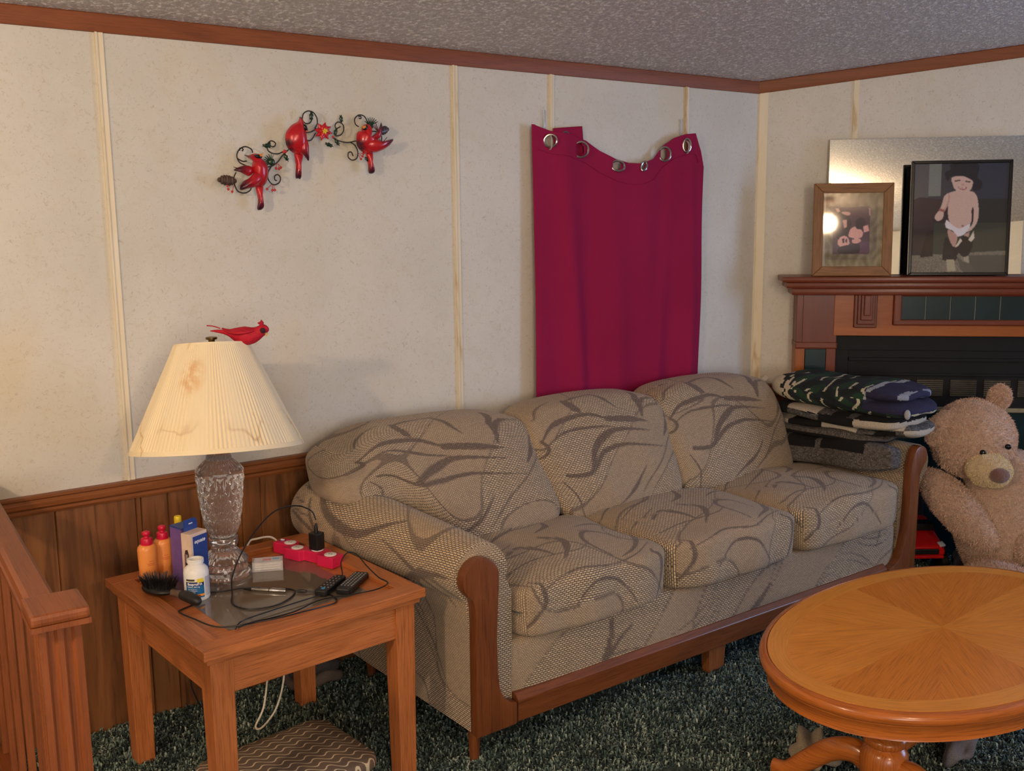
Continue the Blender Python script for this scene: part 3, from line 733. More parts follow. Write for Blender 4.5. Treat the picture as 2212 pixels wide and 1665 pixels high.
# moulded rim and apron
prof = [(-.30, .4485), (-.018, .4485), (-.0165, .4465), (-.015, .4495), (-.008, .4495), (0, .444), (.004, .434), (.002, .424), (-.006, .418), (-.012, .416), (-.012, .411), (-.018, .406), (-.020, .380), (-.018, .374), (-.026, .370), (-.05, .370), (-.05, .405), (-.30, .405)]
b = MB(); V = []; 
for (dx, z) in prof: V += [(p[0], p[1], z) for p in oval(1.0, N, dx)]
F = []; U = []
pl = np.r_[0, np.cumsum([math.dist(prof[i], prof[i + 1]) for i in range(len(prof) - 1)])]
for r_ in range(len(prof) - 1):
    for i in range(N):
        j = (i + 1) % N; F.append([r_ * N + i, r_ * N + j, (r_ + 1) * N + j, (r_ + 1) * N + i][::-1]); U.append([(arc[i], pl[r_]), (arc[i + 1], pl[r_]), (arc[i + 1], pl[r_ + 1]), (arc[i], pl[r_ + 1])][::-1])
F.append([i for i in range(N)]); U.append([V[i][:2] for i in range(N)]); F.append([(len(prof) - 1) * N + i for i in range(N)][::-1]); U.append([V[i][:2] for i in range(N)][::-1])
b.add(V, F, None, U); b.build('rim', MAT['oakdark'], ct, angle=.8)
# two turned columns joined by a long stretcher, with curled feet
for sx in (-1, 1):
    cxp = sx * .27 - (.0 if sx < 0 else 0)
    b = MB(); b.lathe([(.055, .372), (.055, .345), (.049, .338), (.052, .330), (.054, .300), (.053, .270), (.046, .262), (.053, .254), (.055, .246), (.053, .238), (.045, .232), (.053, .225), (.056, .216), (.053, .207), (.045, .201), (.052, .193), (.060, .182), (.062, .150), (.060, .120), (.05, .10), (.04, .09), (.03, .08)][::-1], 28, (cxp, 0, 0))
    b.build('pedestal_column', MAT['oakdark'], ct)
    for sy in (-1, 1):
        b = MB(); path = catmull([(cxp, sy * .03, .125), (cxp + .005 * sx, sy * .08, .150), (cxp + sx * .02, sy * .14, .135), (cxp + sx * .035, sy * .20, .085), (cxp + sx * .05, sy * .255, .036), (cxp + sx * .055, sy * .30, .028)], 6)
        b.tube(path, [.030 - .010 * i / (len(path) - 1) for i in range(len(path))], 12, flat=1.25); b.build('foot', MAT['oakdark'], ct)
b = MB(); b.box((0, 0, .19), (.50, .028, .075), bev=.006); b.build('stretcher', MAT['oakdark'], ct, grain='x', smooth=False)
# ================================================================== stair rail at the left edge
nr = thing('stair_railing', 'reddish wooden railing with a square fluted newel post and slender balusters', 'railing', (.362, -1.245, 0), math.radians(-3))
NW = .072
b = MB(); s = NW / 2; f = .006
P = []
for (ax, ay, dx, dy) in ((-s, -s, 1, 0), (s, -s, 0, 1), (s, s, -1, 0), (-s, s, 0, -1)):
    for t_, dd in ((0, 0), (.012, 0), (.017, f), (.026, f), (.031, 0), (.041, 0), (.046, f), (.055, f), (.060, 0)):
        nx, ny = -dy, dx; P.append((ax + dx * t_ + nx * dd, ay + dy * t_ + ny * dd))
b.prism(P, 0, .862, 'z'); b.build('newel_post', MAT['trim'], nr, grain='z', smooth=False)
b = MB(); b.prism([(-.05, -.058), (.05, -.058), (.05, .058), (-.05, .058)], .862, .872, 'z'); b.prism([(-.05, -.058), (.05, -.058), (.05, .058), (-.05, .058)], .872, .893, 'z', bev=.007); b.build('post_cap', MAT['trim'], nr, grain='y', smooth=False)
b = MB(); b.prism([(-.03, .795), (.02, .795), (.024, .82), (.018, .828), (.026, .836), (.022, .852), (.014, .86), (-.024, .86), (-.032, .852), (-.034, .836), (-.028, .828), (-.034, .82)], .036, 1.205, 'y'); b.build('handrail', MAT['trim'], nr, grain='y', smooth=False)
b = MB(); b.box((-.005, .62, .04), (.05, 1.17, .05), bev=.004); b.build('bottom_rail', MAT['trim'], nr, grain='y', smooth=False)
for k in range(6):
    b = MB(); b.box((-.005, .130 + k * .205, .43), (.017, .017, .73), bev=.003); b.build('baluster', MAT['trim'], nr, grain='z', smooth=False)
# ================================================================== cardinal wall art
art = thing('wall_art', 'painted metal wall sculpture of three red cardinals on a scrolling wire branch', 'wall decoration', (1.47, 0, 1.76))
def am(u, v): return (.0003854 * u - .0000161 * v + 1.114, 1.9523 - .0003472 * v + .0000088 * u)
def smooth_poly(p, k=4): return [tuple(q) for q in catmull(p, k, closed=True)]
def redmix(tips, base=(196, 22, 32), dark=(52, 18, 40), purple=(150, 30, 70)):
    def f(u, v):
        k = 0
        for (tu, tv, r) in tips:
            k = max(k, 1 - math.hypot(u - tu, v - tv) / r)
        k = max(0, min(1, k)); k2 = k * k * (3 - 2 * k)
        h = (math.sin(u * .11 + v * .07) + 1) * .5 * .25; c = [b * (1 - h) + p * h for b, p in zip(base, purple)]
        return tuple(a * (1 - k2) + d * k2 for a, d in zip(c, dark))
    return f
GP = MAT['glosspaint']
def bird(body, tail, wings, head_bits, tips, y0, h):
    b = MB(); r = redmix(tips)
    b.dome(smooth_poly(tail, 3), h * .45, y0 - .006, am, 4, r); b.dome(smooth_poly(body), h, y0 - .012, am, 6, r)
    o = b.build('bird', GP, art, world=True, angle=1.2)
    for wp, hh, yy in wings:
        b = MB(); b.dome(smooth_poly(wp, 3), hh, yy, am, 4, redmix([(wp[0][0], wp[0][1], 150)], (188, 24, 34)))
        # feather ridges fanned from the shoulder
        c = np.mean(wp, axis=0)
        for k in range(5):
            t = k / 4; e = (wp[0][0] * (1 - t) + wp[1 if t < .5 else -1][0] * t, wp[0][1] * (1 - t) + wp[-1][1] * t); b.col = (90, 16, 30)
            P = [(*am(*(c * (1 - q) + np.array(e) * q * .96 + c * 0)), 0) for q in (.1, .5, .95)]
            b.tube([(p[0], yy - hh * (.9 - .55 * i / 2) - .0006, p[1]) for i, p in enumerate(P)], .0011, 5)
        b.build('wing', GP, o, world=True, angle=1.2)
    for nm, pl, colr, hh, yy in head_bits:
        b = MB(); b.col = colr; b.dome(smooth_poly(pl, 3) if nm != 'beak' else pl, hh, yy, am, 3); b.build(nm, GP, o, world=True)
    return o
bird([(405, 533), (440, 538), (490, 521), (532, 528), (540, 560), (575, 590), (603, 650), (603, 730), (585, 790), (555, 820), (520, 815), (490, 770), (478, 690), (470, 630), (478, 590), (440, 562)],
     [(505, 790), (565, 780), (565, 880), (577, 985), (566, 1018), (536, 1029), (519, 1012), (527, 930)],
     [([(313, 667), (370, 637), (425, 627), (470, 645), (478, 690), (445, 722), (420, 716), (370, 688)], .012, -.018), ([(350, 845), (378, 770), (425, 745), (475, 695), (515, 688), (545, 725), (528, 775), (470, 822), (420, 833)], .018, -.032)],
     [('face_mask', [(470, 540), (500, 532), (530, 545), (535, 565), (500, 572), (478, 560)], (14, 12, 16), .006, -.036), ('beak', [(508, 530), (542, 525), (530, 545), (536, 556), (512, 552)], (226, 132, 40), .006, -.038)],
     [(410, 535, 50), (545, 1025, 130), (590, 800, 50)], -.004, .030)
bird([(893, 186), (914, 216), (924, 270), (938, 325), (946, 370), (950, 430), (940, 490), (905, 535), (860, 530), (800, 490), (770, 440), (762, 370), (775, 320), (820, 262), (878, 228)],
     [(850, 490), (925, 490), (912, 600), (908, 742), (884, 747), (860, 735), (862, 620)],
     [([(950, 590), (918, 548), (880, 500), (872, 420), (885, 372), (925, 380), (947, 440), (950, 520)], .012, -.034)],
     [('face_mask', [(888, 268), (915, 262), (932, 300), (935, 325), (905, 312)], (14, 12, 16), .005, -.040), ('beak', [(915, 310), (938, 318), (934, 332), (915, 326)], (210, 120, 90), .005, -.040)],
     [(893, 190, 34), (885, 745, 100), (770, 440, 60), (800, 500, 50)], -.004, .032)
bird([(1478, 262), (1500, 243), (1532, 240), (1552, 268), (1548, 315), (1535, 345), (1590, 385), (1622, 440), (1590, 500), (1530, 525), (1470, 495), (1428, 440), (1422, 360), (1436, 312), (1468, 302)],
     [(1522, 490), (1580, 480), (1572, 560), (1590, 620), (1608, 690), (1584, 709), (1552, 697), (1545, 620)],
     [([(1656, 224), (1665, 285), (1655, 345), (1620, 388), (1560, 392), (1550, 370), (1600, 325), (1635, 275)], .012, -.022), ([(1758, 378), (1735, 425), (1695, 462), (1640, 492), (1575, 510), (1510, 490), (1478, 430), (1500, 385), (1570, 378), (1650, 402)], .022, -.034)],
     [('face_mask', [(1455, 280), (1490, 252), (1505, 275), (1495, 300), (1460, 300)], (14, 12, 16), .006, -.036), ('beak', [(1447, 264), (1478, 260), (1486, 276), (1455, 290)], (232, 140, 40), .007, -.038)],
     [(1585, 705, 110), (1430, 440, 60), (1455, 480, 50)], -.004, .034)
# poinsettia
c0 = (1110, 315)
def pet(a, r, w, back): 
    ca, sa = math.cos(a), math.sin(a); P = []
    for (l, s) in ((.1, -.5), (.45, -1), (.72, -.55), (1.0, 0), (.72, .55), (.45, 1), (.1, .5)): P.append((c0[0] + ca * l * r - sa * s * w, c0[1] + sa * l * r + ca * s * w))
    return P
pn = None
b = MB(); b.col = (200, 34, 42); b.ball((am(*c0)[0], -.022, am(*c0)[1]), (.008, .004, .008)); pn = b.build('poinsettia', GP, art, world=True)
for k in range(8):
    b = MB(); b.col = (196, 28, 40); b.dome(pet(k * PI / 4 + .2, 88, 26, 0), .004, -.014, am, 3); b.build('petal', GP, pn, world=True)
for k in range(6):
    b = MB(); b.col = (214, 40, 50); b.dome(pet(k * PI / 3, 58, 18, 0), .004, -.021, am, 3); b.build('petal', GP, pn, world=True)
b = MB(); b.col = (222, 200, 60); b.dome(pet(0, 34, 9, 0), .003, -.027, am, 3)
for k in range(1, 6): b.dome(pet(k * PI / 3 + .3, 30, 9, 0), .003, -.027, am, 3)
b.build('flower_centre', GP, pn, world=True)
# wire scrolls, one continuous branch
wires = [[(482, 515), (468, 482), (415, 461), (365, 490), (347, 545), (370, 600), (425, 630)], [(372, 497), (372, 478), (390, 474), (400, 488), (390, 500)],
         [(338, 688), (318, 750), (345, 845), (405, 872), (455, 850), (470, 815)], [(605, 642), (650, 632), (700, 595), (740, 540), (795, 485)],
         [(640, 640), (614, 690), (613, 750), (655, 800), (707, 787), (722, 742), (700, 712), (672, 722), (672, 755), (688, 765)],
         [(745, 505), (700, 523), (650, 518), (612, 490), (608, 440), (640, 408), (677, 425), (672, 455), (648, 460)],
         [(1030, 290), (1055, 245), (1050, 190), (1020, 145), (972, 132), (930, 158), (921, 210), (948, 245), (990, 238), (1012, 190)],
         [(1225, 355), (1275, 345), (1303, 300), (1295, 248), (1252, 225), (1223, 250), (1232, 285), (1272, 268)], [(1200, 370), (1260, 400), (1340, 414), (1425, 398)],
         [(1370, 414), (1412, 440), (1440, 500), (1432, 560), (1390, 580), (1350, 555), (1350, 512), (1378, 505), (1396, 542)],
         [(1448, 265), (1415, 240), (1410, 190), (1450, 155), (1500, 165), (1528, 210), (1530, 245)], [(1445, 168), (1468, 168), (1468, 188), (1448, 185)],
         [(930, 330), (1000, 320), (1045, 290)], [(950, 400), (1000, 395), (1040, 330)], [(1560, 305), (1630, 310), (1672, 350), (1672, 400)], [(350, 565), (395, 590), (430, 588)]]
for wv_ in wires:
    b = MB(); b.col = (44, 40, 38); b.tube([(am(*q)[0], -.012, am(*q)[1]) for q in catmull(wv_, 7)], .0021, 6); b.build('wire_scroll', GP, art, world=True)
def holly(c, r, a, colr=(22, 52, 30)):
    P = []; n = 14
    for k in range(n):
        t = 2 * PI * k / n; rr = r * (1.0 if k % 2 == 0 else .68); P.append((c[0] + rr * math.cos(t) * math.cos(a) - rr * .45 * math.sin(t) * math.sin(a), c[1] + rr * math.cos(t) * math.sin(a) + rr * .45 * math.sin(t) * math.cos(a)))
    b = MB(); b.col = colr; b.dome(P, .004, -.013, am, 3); b.build('leaf', GP, art, world=True)
for c, r, a in (((606, 452), 50, .1), ((1000, 178), 48, 1.6), ((1278, 195), 42, 1.4), ((1226, 318), 42, 1.8), ((1165, 438), 48, .4), ((1240, 412), 44, 1.0), ((772, 555), 44, 1.1), ((1528, 572), 34, .9), ((620, 440), 30, 2.2)):
    holly(c, r, a)
for c, ks, a0 in (((640, 595), 9, -2.4), ((1560, 250), 8, -1.4)):
    b = MB(); b.col = (30, 54, 26)
    for k in range(ks):
        a = a0 + (k - ks / 2) * .3; P0, P1 = am(*c), am(c[0] + 75 * math.cos(a), c[1] + 75 * math.sin(a)); b.tube([(P0[0], -.014, P0[1]), (P1[0], -.018, P1[1])], [.0026, .0012], 5)
    b.ball((am(*c)[0], -.014, am(*c)[1]), (.012, .006, .012)); b.build('pine_sprig', GP, art, world=True)
for c, rx, rz, colr, a in (((258, 758), 74, 42, (74, 52, 44), .1), ((1688, 296), 42, 36, (58, 50, 62), -.5)):
    b = MB(); pc = am(*c)
    for k in range(7):
        t = (k - 3) / 3.0; hgt = math.sqrt(max(0, 1 - (t * .92) ** 2)); b.col = tuple(v + (k % 2) * 14 for v in colr)
        b.ball((pc[0] + t * rx * .00038 * .85, -.016, pc[1] - t * rx * .00035 * math.sin(a) * .6), (.0072, .009, rz * .00037 * hgt + .002), 10, 6)
    b.build('pine_cone', GP, art, world=True)
for (u, v), (su, sv) in (((268, 835), (290, 790)), ((300, 858), (320, 800)), ((262, 806), (300, 780)), ((678, 655), (690, 610)), ((705, 660), (700, 610)), ((722, 647), (705, 615)), ((600, 840), (640, 800)), ((646, 852), (650, 800)), ((667, 850), (660, 800)), ((1467, 570), (1440, 530)), ((1482, 545), (1450, 520)), ((1488, 520), (1450, 515)), ((752, 497), (770, 490)), ((764, 505), (775, 490)), ((748, 510), (770, 500)), ((1197, 365), (1210, 360))):
    b = MB(); b.col = (196, 34, 34); p = am(u, v); q = am(su, sv); b.ball((p[0], -.016, p[1]), .0042, 8, 6); b.tube([(p[0], -.016, p[1]), (q[0], -.012, q[1])], .0009, 5); b.build('berry', GP, art, world=True)

for (u, v) in ((560, 700), (850, 400), (1500, 400)):
    b = MB(); b.col = (40, 36, 34); p = am(u, v); b.tube([(p[0], -.001, p[1]), (p[0], -.026, p[1])], .003, 8); o = b.build('mounting_peg', GP, None); o.parent = art; 
    for q in o.data.vertices: q.co -= Vector((1.47, 0, 1.76))
for o in art.children:
    if o.name.split('.')[0] != 'mounting_peg': o.location.y = -.022; o.location.x = -.012; o.location.z = .001
# ================================================================== curtain
cu = thing('curtain', 'crimson grommet curtain panel hung sagging from two hooks on the wall', 'curtain', (2.85, 0, .75))
def m_curtain():
    t = NT('crimson_cloth'); uv = t.coord('UV'); a = t.noise(t.mapping(uv, (900, 900, 1)), 1, 2); b_ = t.noise(uv, 3, 3)
    t.base(t.mix(t.vramp(b_, .3, .7, 0, .5), (152, 26, 70), (138, 20, 60))); t.bump(a, .15, .001); t.set(Roughness=.8); t.b.inputs['Specular IOR Level'].default_value = .15; return t.m
CM = m_curtain()
NX, NZ = 150, 150
tops = [(2.372, 1.800), (2.392, 1.914), (2.47, 1.893), (2.56, 1.885), (2.652, 1.862), (2.72, 1.825), (2.80, 1.795), (2.87, 1.782), (2.94, 1.781), (3.01, 1.80), (3.07, 1.855), (3.13, 1.89), (3.20, 1.908), (3.262, 1.914), (3.300, 1.84), (3.322, 1.76)]
tx = [p[0] for p in tops]; tz = [p[1] for p in tops]
V = []; F = []; U = []
def curtain_y(x, k):
    """depth of the folds: shallow at the header, deeper below"""
    s = (x - 2.37) / .95; f = .010 * math.sin(s * 2 * PI * 2.3 + .8 * k) + .007 * math.sin(s * 2 * PI * 4.6 + 2 - 1.2 * k)
    f += .022 * math.exp(-((s - .16 - .12 * k) / .05) ** 2) + .012 * math.exp(-((s - .36) / .03) ** 2) * k + .016 * math.exp(-((s - .80 + .12 * k * .8) / .05) ** 2) + .010 * math.exp(-((s - .92) / .03) ** 2)
    return -.030 - f * min(1, .35 + 1.1 * k) - .012 * math.sin(s * PI)
zbot = .70
def curtain_pt(s, k):
    x0 = 2.385 + .006 * math.sin(k * 3); xr = 3.318 - .008 * k; x = x0 + s * (xr - x0); zt = np.interp(x, tx, tz)
    if s < .02: zt = np.interp(2.392, tx, tz)
    if s > .97: zt = np.interp(x, tx, tz)
    z = zt + (zbot - zt) * k; xx = x - .004 * math.sin(k * 9) * (s > .9)
    return (xx, curtain_y(x, k), z)
holes = [(2.466, 1.855, .024, .024, .5), (2.618, 1.827, .026, .028, 0), (2.804, 1.768, .026, .020, -.4), (2.947, 1.770, .012, .022, -.7), (3.075, 1.822, .023, .027, -.1), (3.200, 1.861, .015, .026, 0)]
for j in range(NZ + 1):
    k = (j / NZ) ** 1.25
    for i in range(NX + 1): V.append(curtain_pt(i / NX, k))
for j in range(NZ):
    for i in range(NX):
        q = [j * (NX + 1) + i, j * (NX + 1) + i + 1, (j + 1) * (NX + 1) + i + 1, (j + 1) * (NX + 1) + i]
        cx, cz = np.mean([V[a][0] for a in q]), np.mean([V[a][2] for a in q])
        if any(((cx - hx) / rx) ** 2 + ((cz - hz) / rz) ** 2 < .8 for hx, hz, rx, rz, _ in holes): continue
        F.append(q[::-1]); U.append([(V[a][0], V[a][2]) for a in q[::-1]])
b = MB(); b.add(V, F, None, U); cl = b.build('cloth_panel', CM, cu, world=True, angle=None)
md = cl.modifiers.new('thick', 'SOLIDIFY'); md.thickness = .0018
# folded-over corner behind the left hook
b = MB(); V = []; F = []
for j in range(13):
    for i in range(17):
        s, k = i / 16, j / 12; x = 2.50 + s * .146 + .01 * k; z = (1.905 + .014 * s) - .12 * k; V.append((x, -.018 - .004 * math.sin(s * 6 + k), z))
for j in range(12):
    for i in range(16): F.append([j * 17 + i, (j + 1) * 17 + i, (j + 1) * 17 + i + 1, j * 17 + i + 1])
b.add(V, F); fc = b.build('folded_corner', CM, cu, world=True, angle=None); fc.modifiers.new('thick', 'SOLIDIFY').thickness = .0018
# stitched header hem line
b = MB(); P = []
for i in range(60):
    s = .03 + .93 * i / 59; x = 2.385 + s * .933; z = np.interp(x, tx, tz) - .085; kk = ((np.interp(x, tx, tz) - z) / (np.interp(x, tx, tz) - zbot)); P.append((x, curtain_y(x, kk) - .0014, z))
b.tube(P, .0012, 5); b.build('hem', CM, cu, world=True)
SM = plain('grommet_metal', (176, 172, 166), .25, 1.0)
for hx, hz, rx, rz, tilt in holes:
    zt = float(np.interp(hx, tx, tz)); k = (zt - hz) / (zt - zbot); yy = curtain_y(hx, max(k, 0)); P = []
    for q in range(28):
        a = 2 * PI * q / 28; u, w_ = rx * 1.05 * math.cos(a), rz * 1.05 * math.sin(a); c, s = math.cos(tilt), math.sin(tilt)
        P.append((hx + u * c - w_ * s * .5, yy - .006 - u * .45, hz + u * s * .5 + w_ * c))
    b = MB(); b.tube(P, .0042, 8, closed=True); b.build('grommet', SM, cu, world=True)
b = MB(); P = [(2.557 + .021 * math.cos(a), -.021, 1.875 + .018 * math.sin(a)) for a in np.linspace(0, 2 * PI, 24, endpoint=False)]; b.tube(P, .004, 8, closed=True); b.build('grommet', SM, cu, world=True)
CLR = NT('clear_plastic'); CLR.base((225, 225, 220)); CLR.set(Roughness=.15, Alpha=.55); CLR.b.inputs['Transmission Weight'].default_value = .4
for i, (x, z0, z1) in enumerate(((2.467, 1.85, 1.985), (3.206, 1.855, 1.975))):
    h = thing('wall_hook', ('clear plastic hook on the wall at the left end of the curtain', 'clear plastic hook on the wall at the right end of the curtain')[i], 'hook', (x, 0, 1.93), group='clear hooks holding the curtain')
    b = MB(); b.box((x, -.003, 1.935), (.014, .005, .075), bev=.002); b.tube(catmull([(x, -.006, 1.905), (x, -.03, 1.885), (x - .002, -.052, z0 + .012), (x - .002, -.05, z0 - .02), (x, -.034, z0 - .028)], 5), .0032, 8); b.build('hook', CLR.m, h, world=True)
    b = MB(); b.tube([(x - .004, -.008, z0), (x - .006, -.009, z1)], .0022, 6); b.build('cord', CLR.m, h, world=True)
# ================================================================== fireplace on the corner wall (local: x along the wall, y = -distance into the room)
DRZ = -PI / 4
fp = thing('fireplace', 'cherry wood fireplace surround with green tiles around a black gas firebox', 'fireplace', (CX, 0, 0), DRZ)
def pl_y(o): return -o
MT, MO = MAT['mantel'], MAT['mantelorange']
FD = .12
tile = NT('green_tile'); nz = tile.noise(tile.coord('Object'), 6, 3); tile.base(tile.ramp(nz, [(.3, (6, 32, 36)), (.7, (12, 46, 48))])); tile.set(Roughness=.3); tile.b.inputs['Specular IOR Level'].default_value = .3
grout = plain('grout', (150, 156, 150), .8)
def sweepx(name, prof, x0, x1, mat, parent, ends=0.0):
    b = MB(); b.prism([(-o, z) for o, z in prof], x0, x1, 'x', bev=0.0); return b.build(name, mat, parent, grain='x', smooth=False)
b = MB(); b.prism([(.175, -.01), (1.95, -.01), (1.95, -FD), (.175, -FD)], 0.0, 1.22, 'z') if False else None
# shelf: three stepped rounded mouldings, with returns at the left end
b = MB()
for (o, z0, z1) in ((.215, 1.272, 1.297), (.195, 1.245, 1.272), (.168, 1.213, 1.245)):
    e = .215 - o; b.prism([(.110 + e, -.002), (1.98 - e, -.002), (1.98 - e, -o), (.110 + e, -o)], z0, z1, 'z', bev=.008)
b.build('mantel_shelf', MT, fp, grain='x', angle=.5)
for x0, x1 in ((.186, .364), (1.73, 1.908)):
    b = MB(); b.box(((x0 + x1) / 2, -FD / 2, 1.105), (x1 - x0, FD, .218), bev=.003); 
    b.box(((x0 + x1) / 2 + .014, -FD - .002, 1.105), (x1 - x0 - .028, .006, .216), bev=.002); b.build('pilaster_head', MT, fp, grain='z', smooth=False)
    b = MB(); b.box(((x0 + x1) / 2, -FD / 2 - .008, .984), (x1 - x0 + .006, FD + .016, .030), bev=.006); b.build('pilaster_moulding', MT, fp, grain='x', smooth=False)
    for s in (x0, x1 - .042):
        b = MB(); b.box((s + .021, -FD / 2, .50), (.042, FD, .94), bev=.002); b.build('pilaster_stile', MO if s == x0 else MT, fp, grain='z', smooth=False)
    b = MB(); b.box(((x0 + x1) / 2, -FD / 2 + .008, .50), (x1 - x0 - .084, FD - .02, .94)); tb = b.build('tile_backing', grout, fp, smooth=False)
    for k in range(9):
        b = MB(); b.box(((x0 + x1) / 2, -FD + .0, .93 - k * .105 - .016), (x1 - x0 - .088, .008, .101), bev=.001); b.build('tile', tile.m, fp, smooth=False)
# header board with corbels and tile panel
b = MB(); b.box((1.047, -FD / 2 - .006, 1.122), (1.395, FD + .006, .186), bev=.002); b.build('header_board', MO, fp, grain='x', smooth=False)
for cxb in (.482, 1.612):
    cb = None
    for i, (hw, zb, o) in enumerate(((.049, 1.066, .020), (.037, 1.082, .034), (.025, 1.102, .048), (.014, 1.124, .060))):
        b = MB(); b.box((cxb, -FD - .006 - o / 2, (zb + 1.214) / 2), (hw * 2, o, 1.214 - zb), bev=.004); o_ = b.build('corbel' if i == 0 else 'corbel_step', MT, fp if cb is None else cb, grain='z', smooth=False); cb = cb or o_
fy = -FD - .010
fx0, fx1, fz0, fz1 = .600, 1.494, 1.078, 1.234
for (c, s, g) in ((((fx0 + fx1) / 2, fy - .008, fz0 + .013), (fx1 - fx0, .028, .026), 'x'), (((fx0 + fx1) / 2, fy - .008, 1.216), (fx1 - fx0, .028, .018), 'x'), ((fx0 + .017, fy - .008, 1.155), (.034, .0275, .154), 'z'), ((fx1 - .017, fy - .008, 1.155), (.034, .0275, .154), 'z')):
    b = MB(); b.box(c, s, bev=.006); b.build('panel_moulding', MT, fp, grain=g, smooth=False)
b = MB(); b.box(((fx0 + fx1) / 2, fy, 1.155), (fx1 - fx0 - .06, .008, .112)); b.build('tile_backing', grout, fp, smooth=False)
for k in range(8):
    w_ = .1035; b = MB(); b.box((.634 + w_ / 2 + k * w_ - .001, fy - .005, 1.157), (w_ - .004, .008, .104), bev=.001); b.build('tile', tile.m, fp, smooth=False)
# firebox: black metal front with recessed opening and louvred grilles
BM = MAT['blackmetal']
fb = MB(); fb.box((1.047, -.045, .855), (1.366, .070, .352), bev=.002); fb_o = fb.build('firebox', BM, fp, smooth=False)
b = MB(); b.box((1.047, -.083, .995), (1.366, .012, .072), bev=.002); b.build('firebox_hood', BM, fb_o, smooth=False)
b = MB(); b.box((.394, -.085, .80), (.060, .010, .32), bev=.002); b.build('firebox_flange', BM, fb_o, smooth=False)
b = MB(); b.box((1.047, -.088, .918), (1.24, .012, .015), bev=.002); b.build('firebox_bar', BM, fb_o, smooth=False)
b = MB(); b.box((1.047, -.084, .850), (1.24, .010, .012), bev=.002); b.build('firebox_bar', BM, fb_o, smooth=False)
brass = plain('dull_slat_metal', (84, 78, 66), .45, .5)
for k in range(9):
    x = .50 + k * .143
    b = MB()
    for q in range(9): b.box((x, -.084, .828 - q * .0092), (.112, .006, .0030), rot=euler(.5))
    b.box((x, -.0825, .79), (.112, .003, .075)); b.build('louvre_grille', brass, fb_o, smooth=False)
trimb = plain('beige_metal_trim', (150, 138, 108), .4, .4)
b = MB(); b.box((1.047, -.09, .694), (1.366, .02, .020), bev=.003); b.build('lower_trim', trimb, fp, smooth=False)
b = MB(); b.box((1.047, -.05, .34), (1.366, .06, .68)); b.build('lower_panel', tile.m, fp, smooth=False)
# ================================================================== mirror leaning on the shelf
MZ = 1.2975
mi = thing('mirror', 'large frameless mirror on the mantel shelf behind the picture frames', 'mirror', (CX + S2 * .73 - S2 * .06, -S2 * .73 - S2 * .06, MZ), DRZ)
silver = NT('silvered_glass'); silver.base((232, 234, 230)); silver.set(Metallic=1.0, Roughness=.015)
tilt = math.radians(-3.2)
b = MB(); R_ = euler(tilt); b.box(np.array([0, 0, .3]) @ R_.T + np.array([0, -.004, 0]), (.83, .005, .60), rot=R_, bev=.0018); b.build('glass', silver.m, mi, smooth=False)
# ================================================================== framed pictures
def picture(nx, ny, W_, H_, bg, polys, seed=0, amp=0.05):
    """colours of a printed picture on an nx x ny grid (row 0 at the top)"""
    g = np.random.default_rng(seed); u, v = np.meshgrid((np.arange(nx) + .5) / nx * W_, (np.arange(ny) + .5) / ny * H_); img = bg(u, v, g)
    for colr, pts in polys:
        p = np.array(catmull(pts, 4, closed=True)) if len(pts) > 4 else np.array(pts, float); ins = np.zeros(u.shape, bool)
        for i in range(len(p)):
            (x1, y1), (x2, y2) = p[i], p[i - 1]; c = (y1 > v) != (y2 > v)
            with np.errstate(divide='ignore', invalid='ignore'): xi = (x2 - x1) * (v - y1) / (y2 - y1 + 1e-12) + x1
            ins ^= c & (u < xi)
        img[ins] = np.array(colr)
    k = img.copy(); k[1:-1, 1:-1] = (img[1:-1, 1:-1] * 2 + img[:-2, 1:-1] + img[2:, 1:-1] + img[1:-1, :-2] + img[1:-1, 2:]) / 6
    return np.clip(k * (1 + g.normal(0, amp, u.shape)[..., None]), 0, 255)
def picture_mesh(name, img, w_, h_, z0, y, parent, mat, R=None):
    ny, nx, _ = img.shape; b = MB(); V = []
    for j in range(ny + 1):
        for i in range(nx + 1): V.append((-w_ / 2 + w_ * i / nx, y, z0 + h_ * (1 - j / ny)))
    F = []; C = []
    for j in range(ny):
        for i in range(nx): q = j * (nx + 1) + i; F.append([q, q + nx + 1, q + nx + 2, q + 1]); C.append(tuple(img[j, i]))
    V = np.array(V)
    if R is not None: V = V @ R.T
    b.add(V, F, C); return b.build(name, mat, parent, smooth=False)
PRN = painted('glazed_print', .04)
PRN.node_tree.nodes['Principled BSDF'].inputs['Specular IOR Level'].default_value = .6
def bg1(u, v, g):
    I = np.zeros(u.shape + (3,)); I[:] = (62, 64, 72)
    I[u > 640] = (56, 60, 74); I[(u < 150)] = (88, 88, 92); I[(u > 150) & (u < 280) & (v < 340)] = (120, 128, 124)
    I[v > 370] = (58, 48, 52); I[(v > 370) & (u > 640)] = (50, 52, 52); I[(v > 620) & (u > 225)] = (62, 66, 60)
    I[(v > 960 - .05 * u)] = (120, 116, 106); n = g.normal(0, 1, u.shape); k = v > 940; I[k] += (n * 16)[..., None][k]
    I[(u > 225) & (v > 960) & (u > 560)] = (86, 86, 80)
    return I
SK, SK2 = (206, 178, 168), (188, 150, 140)
def T(pts): return [(a - 1100, b_ - 108) for a, b_ in pts]
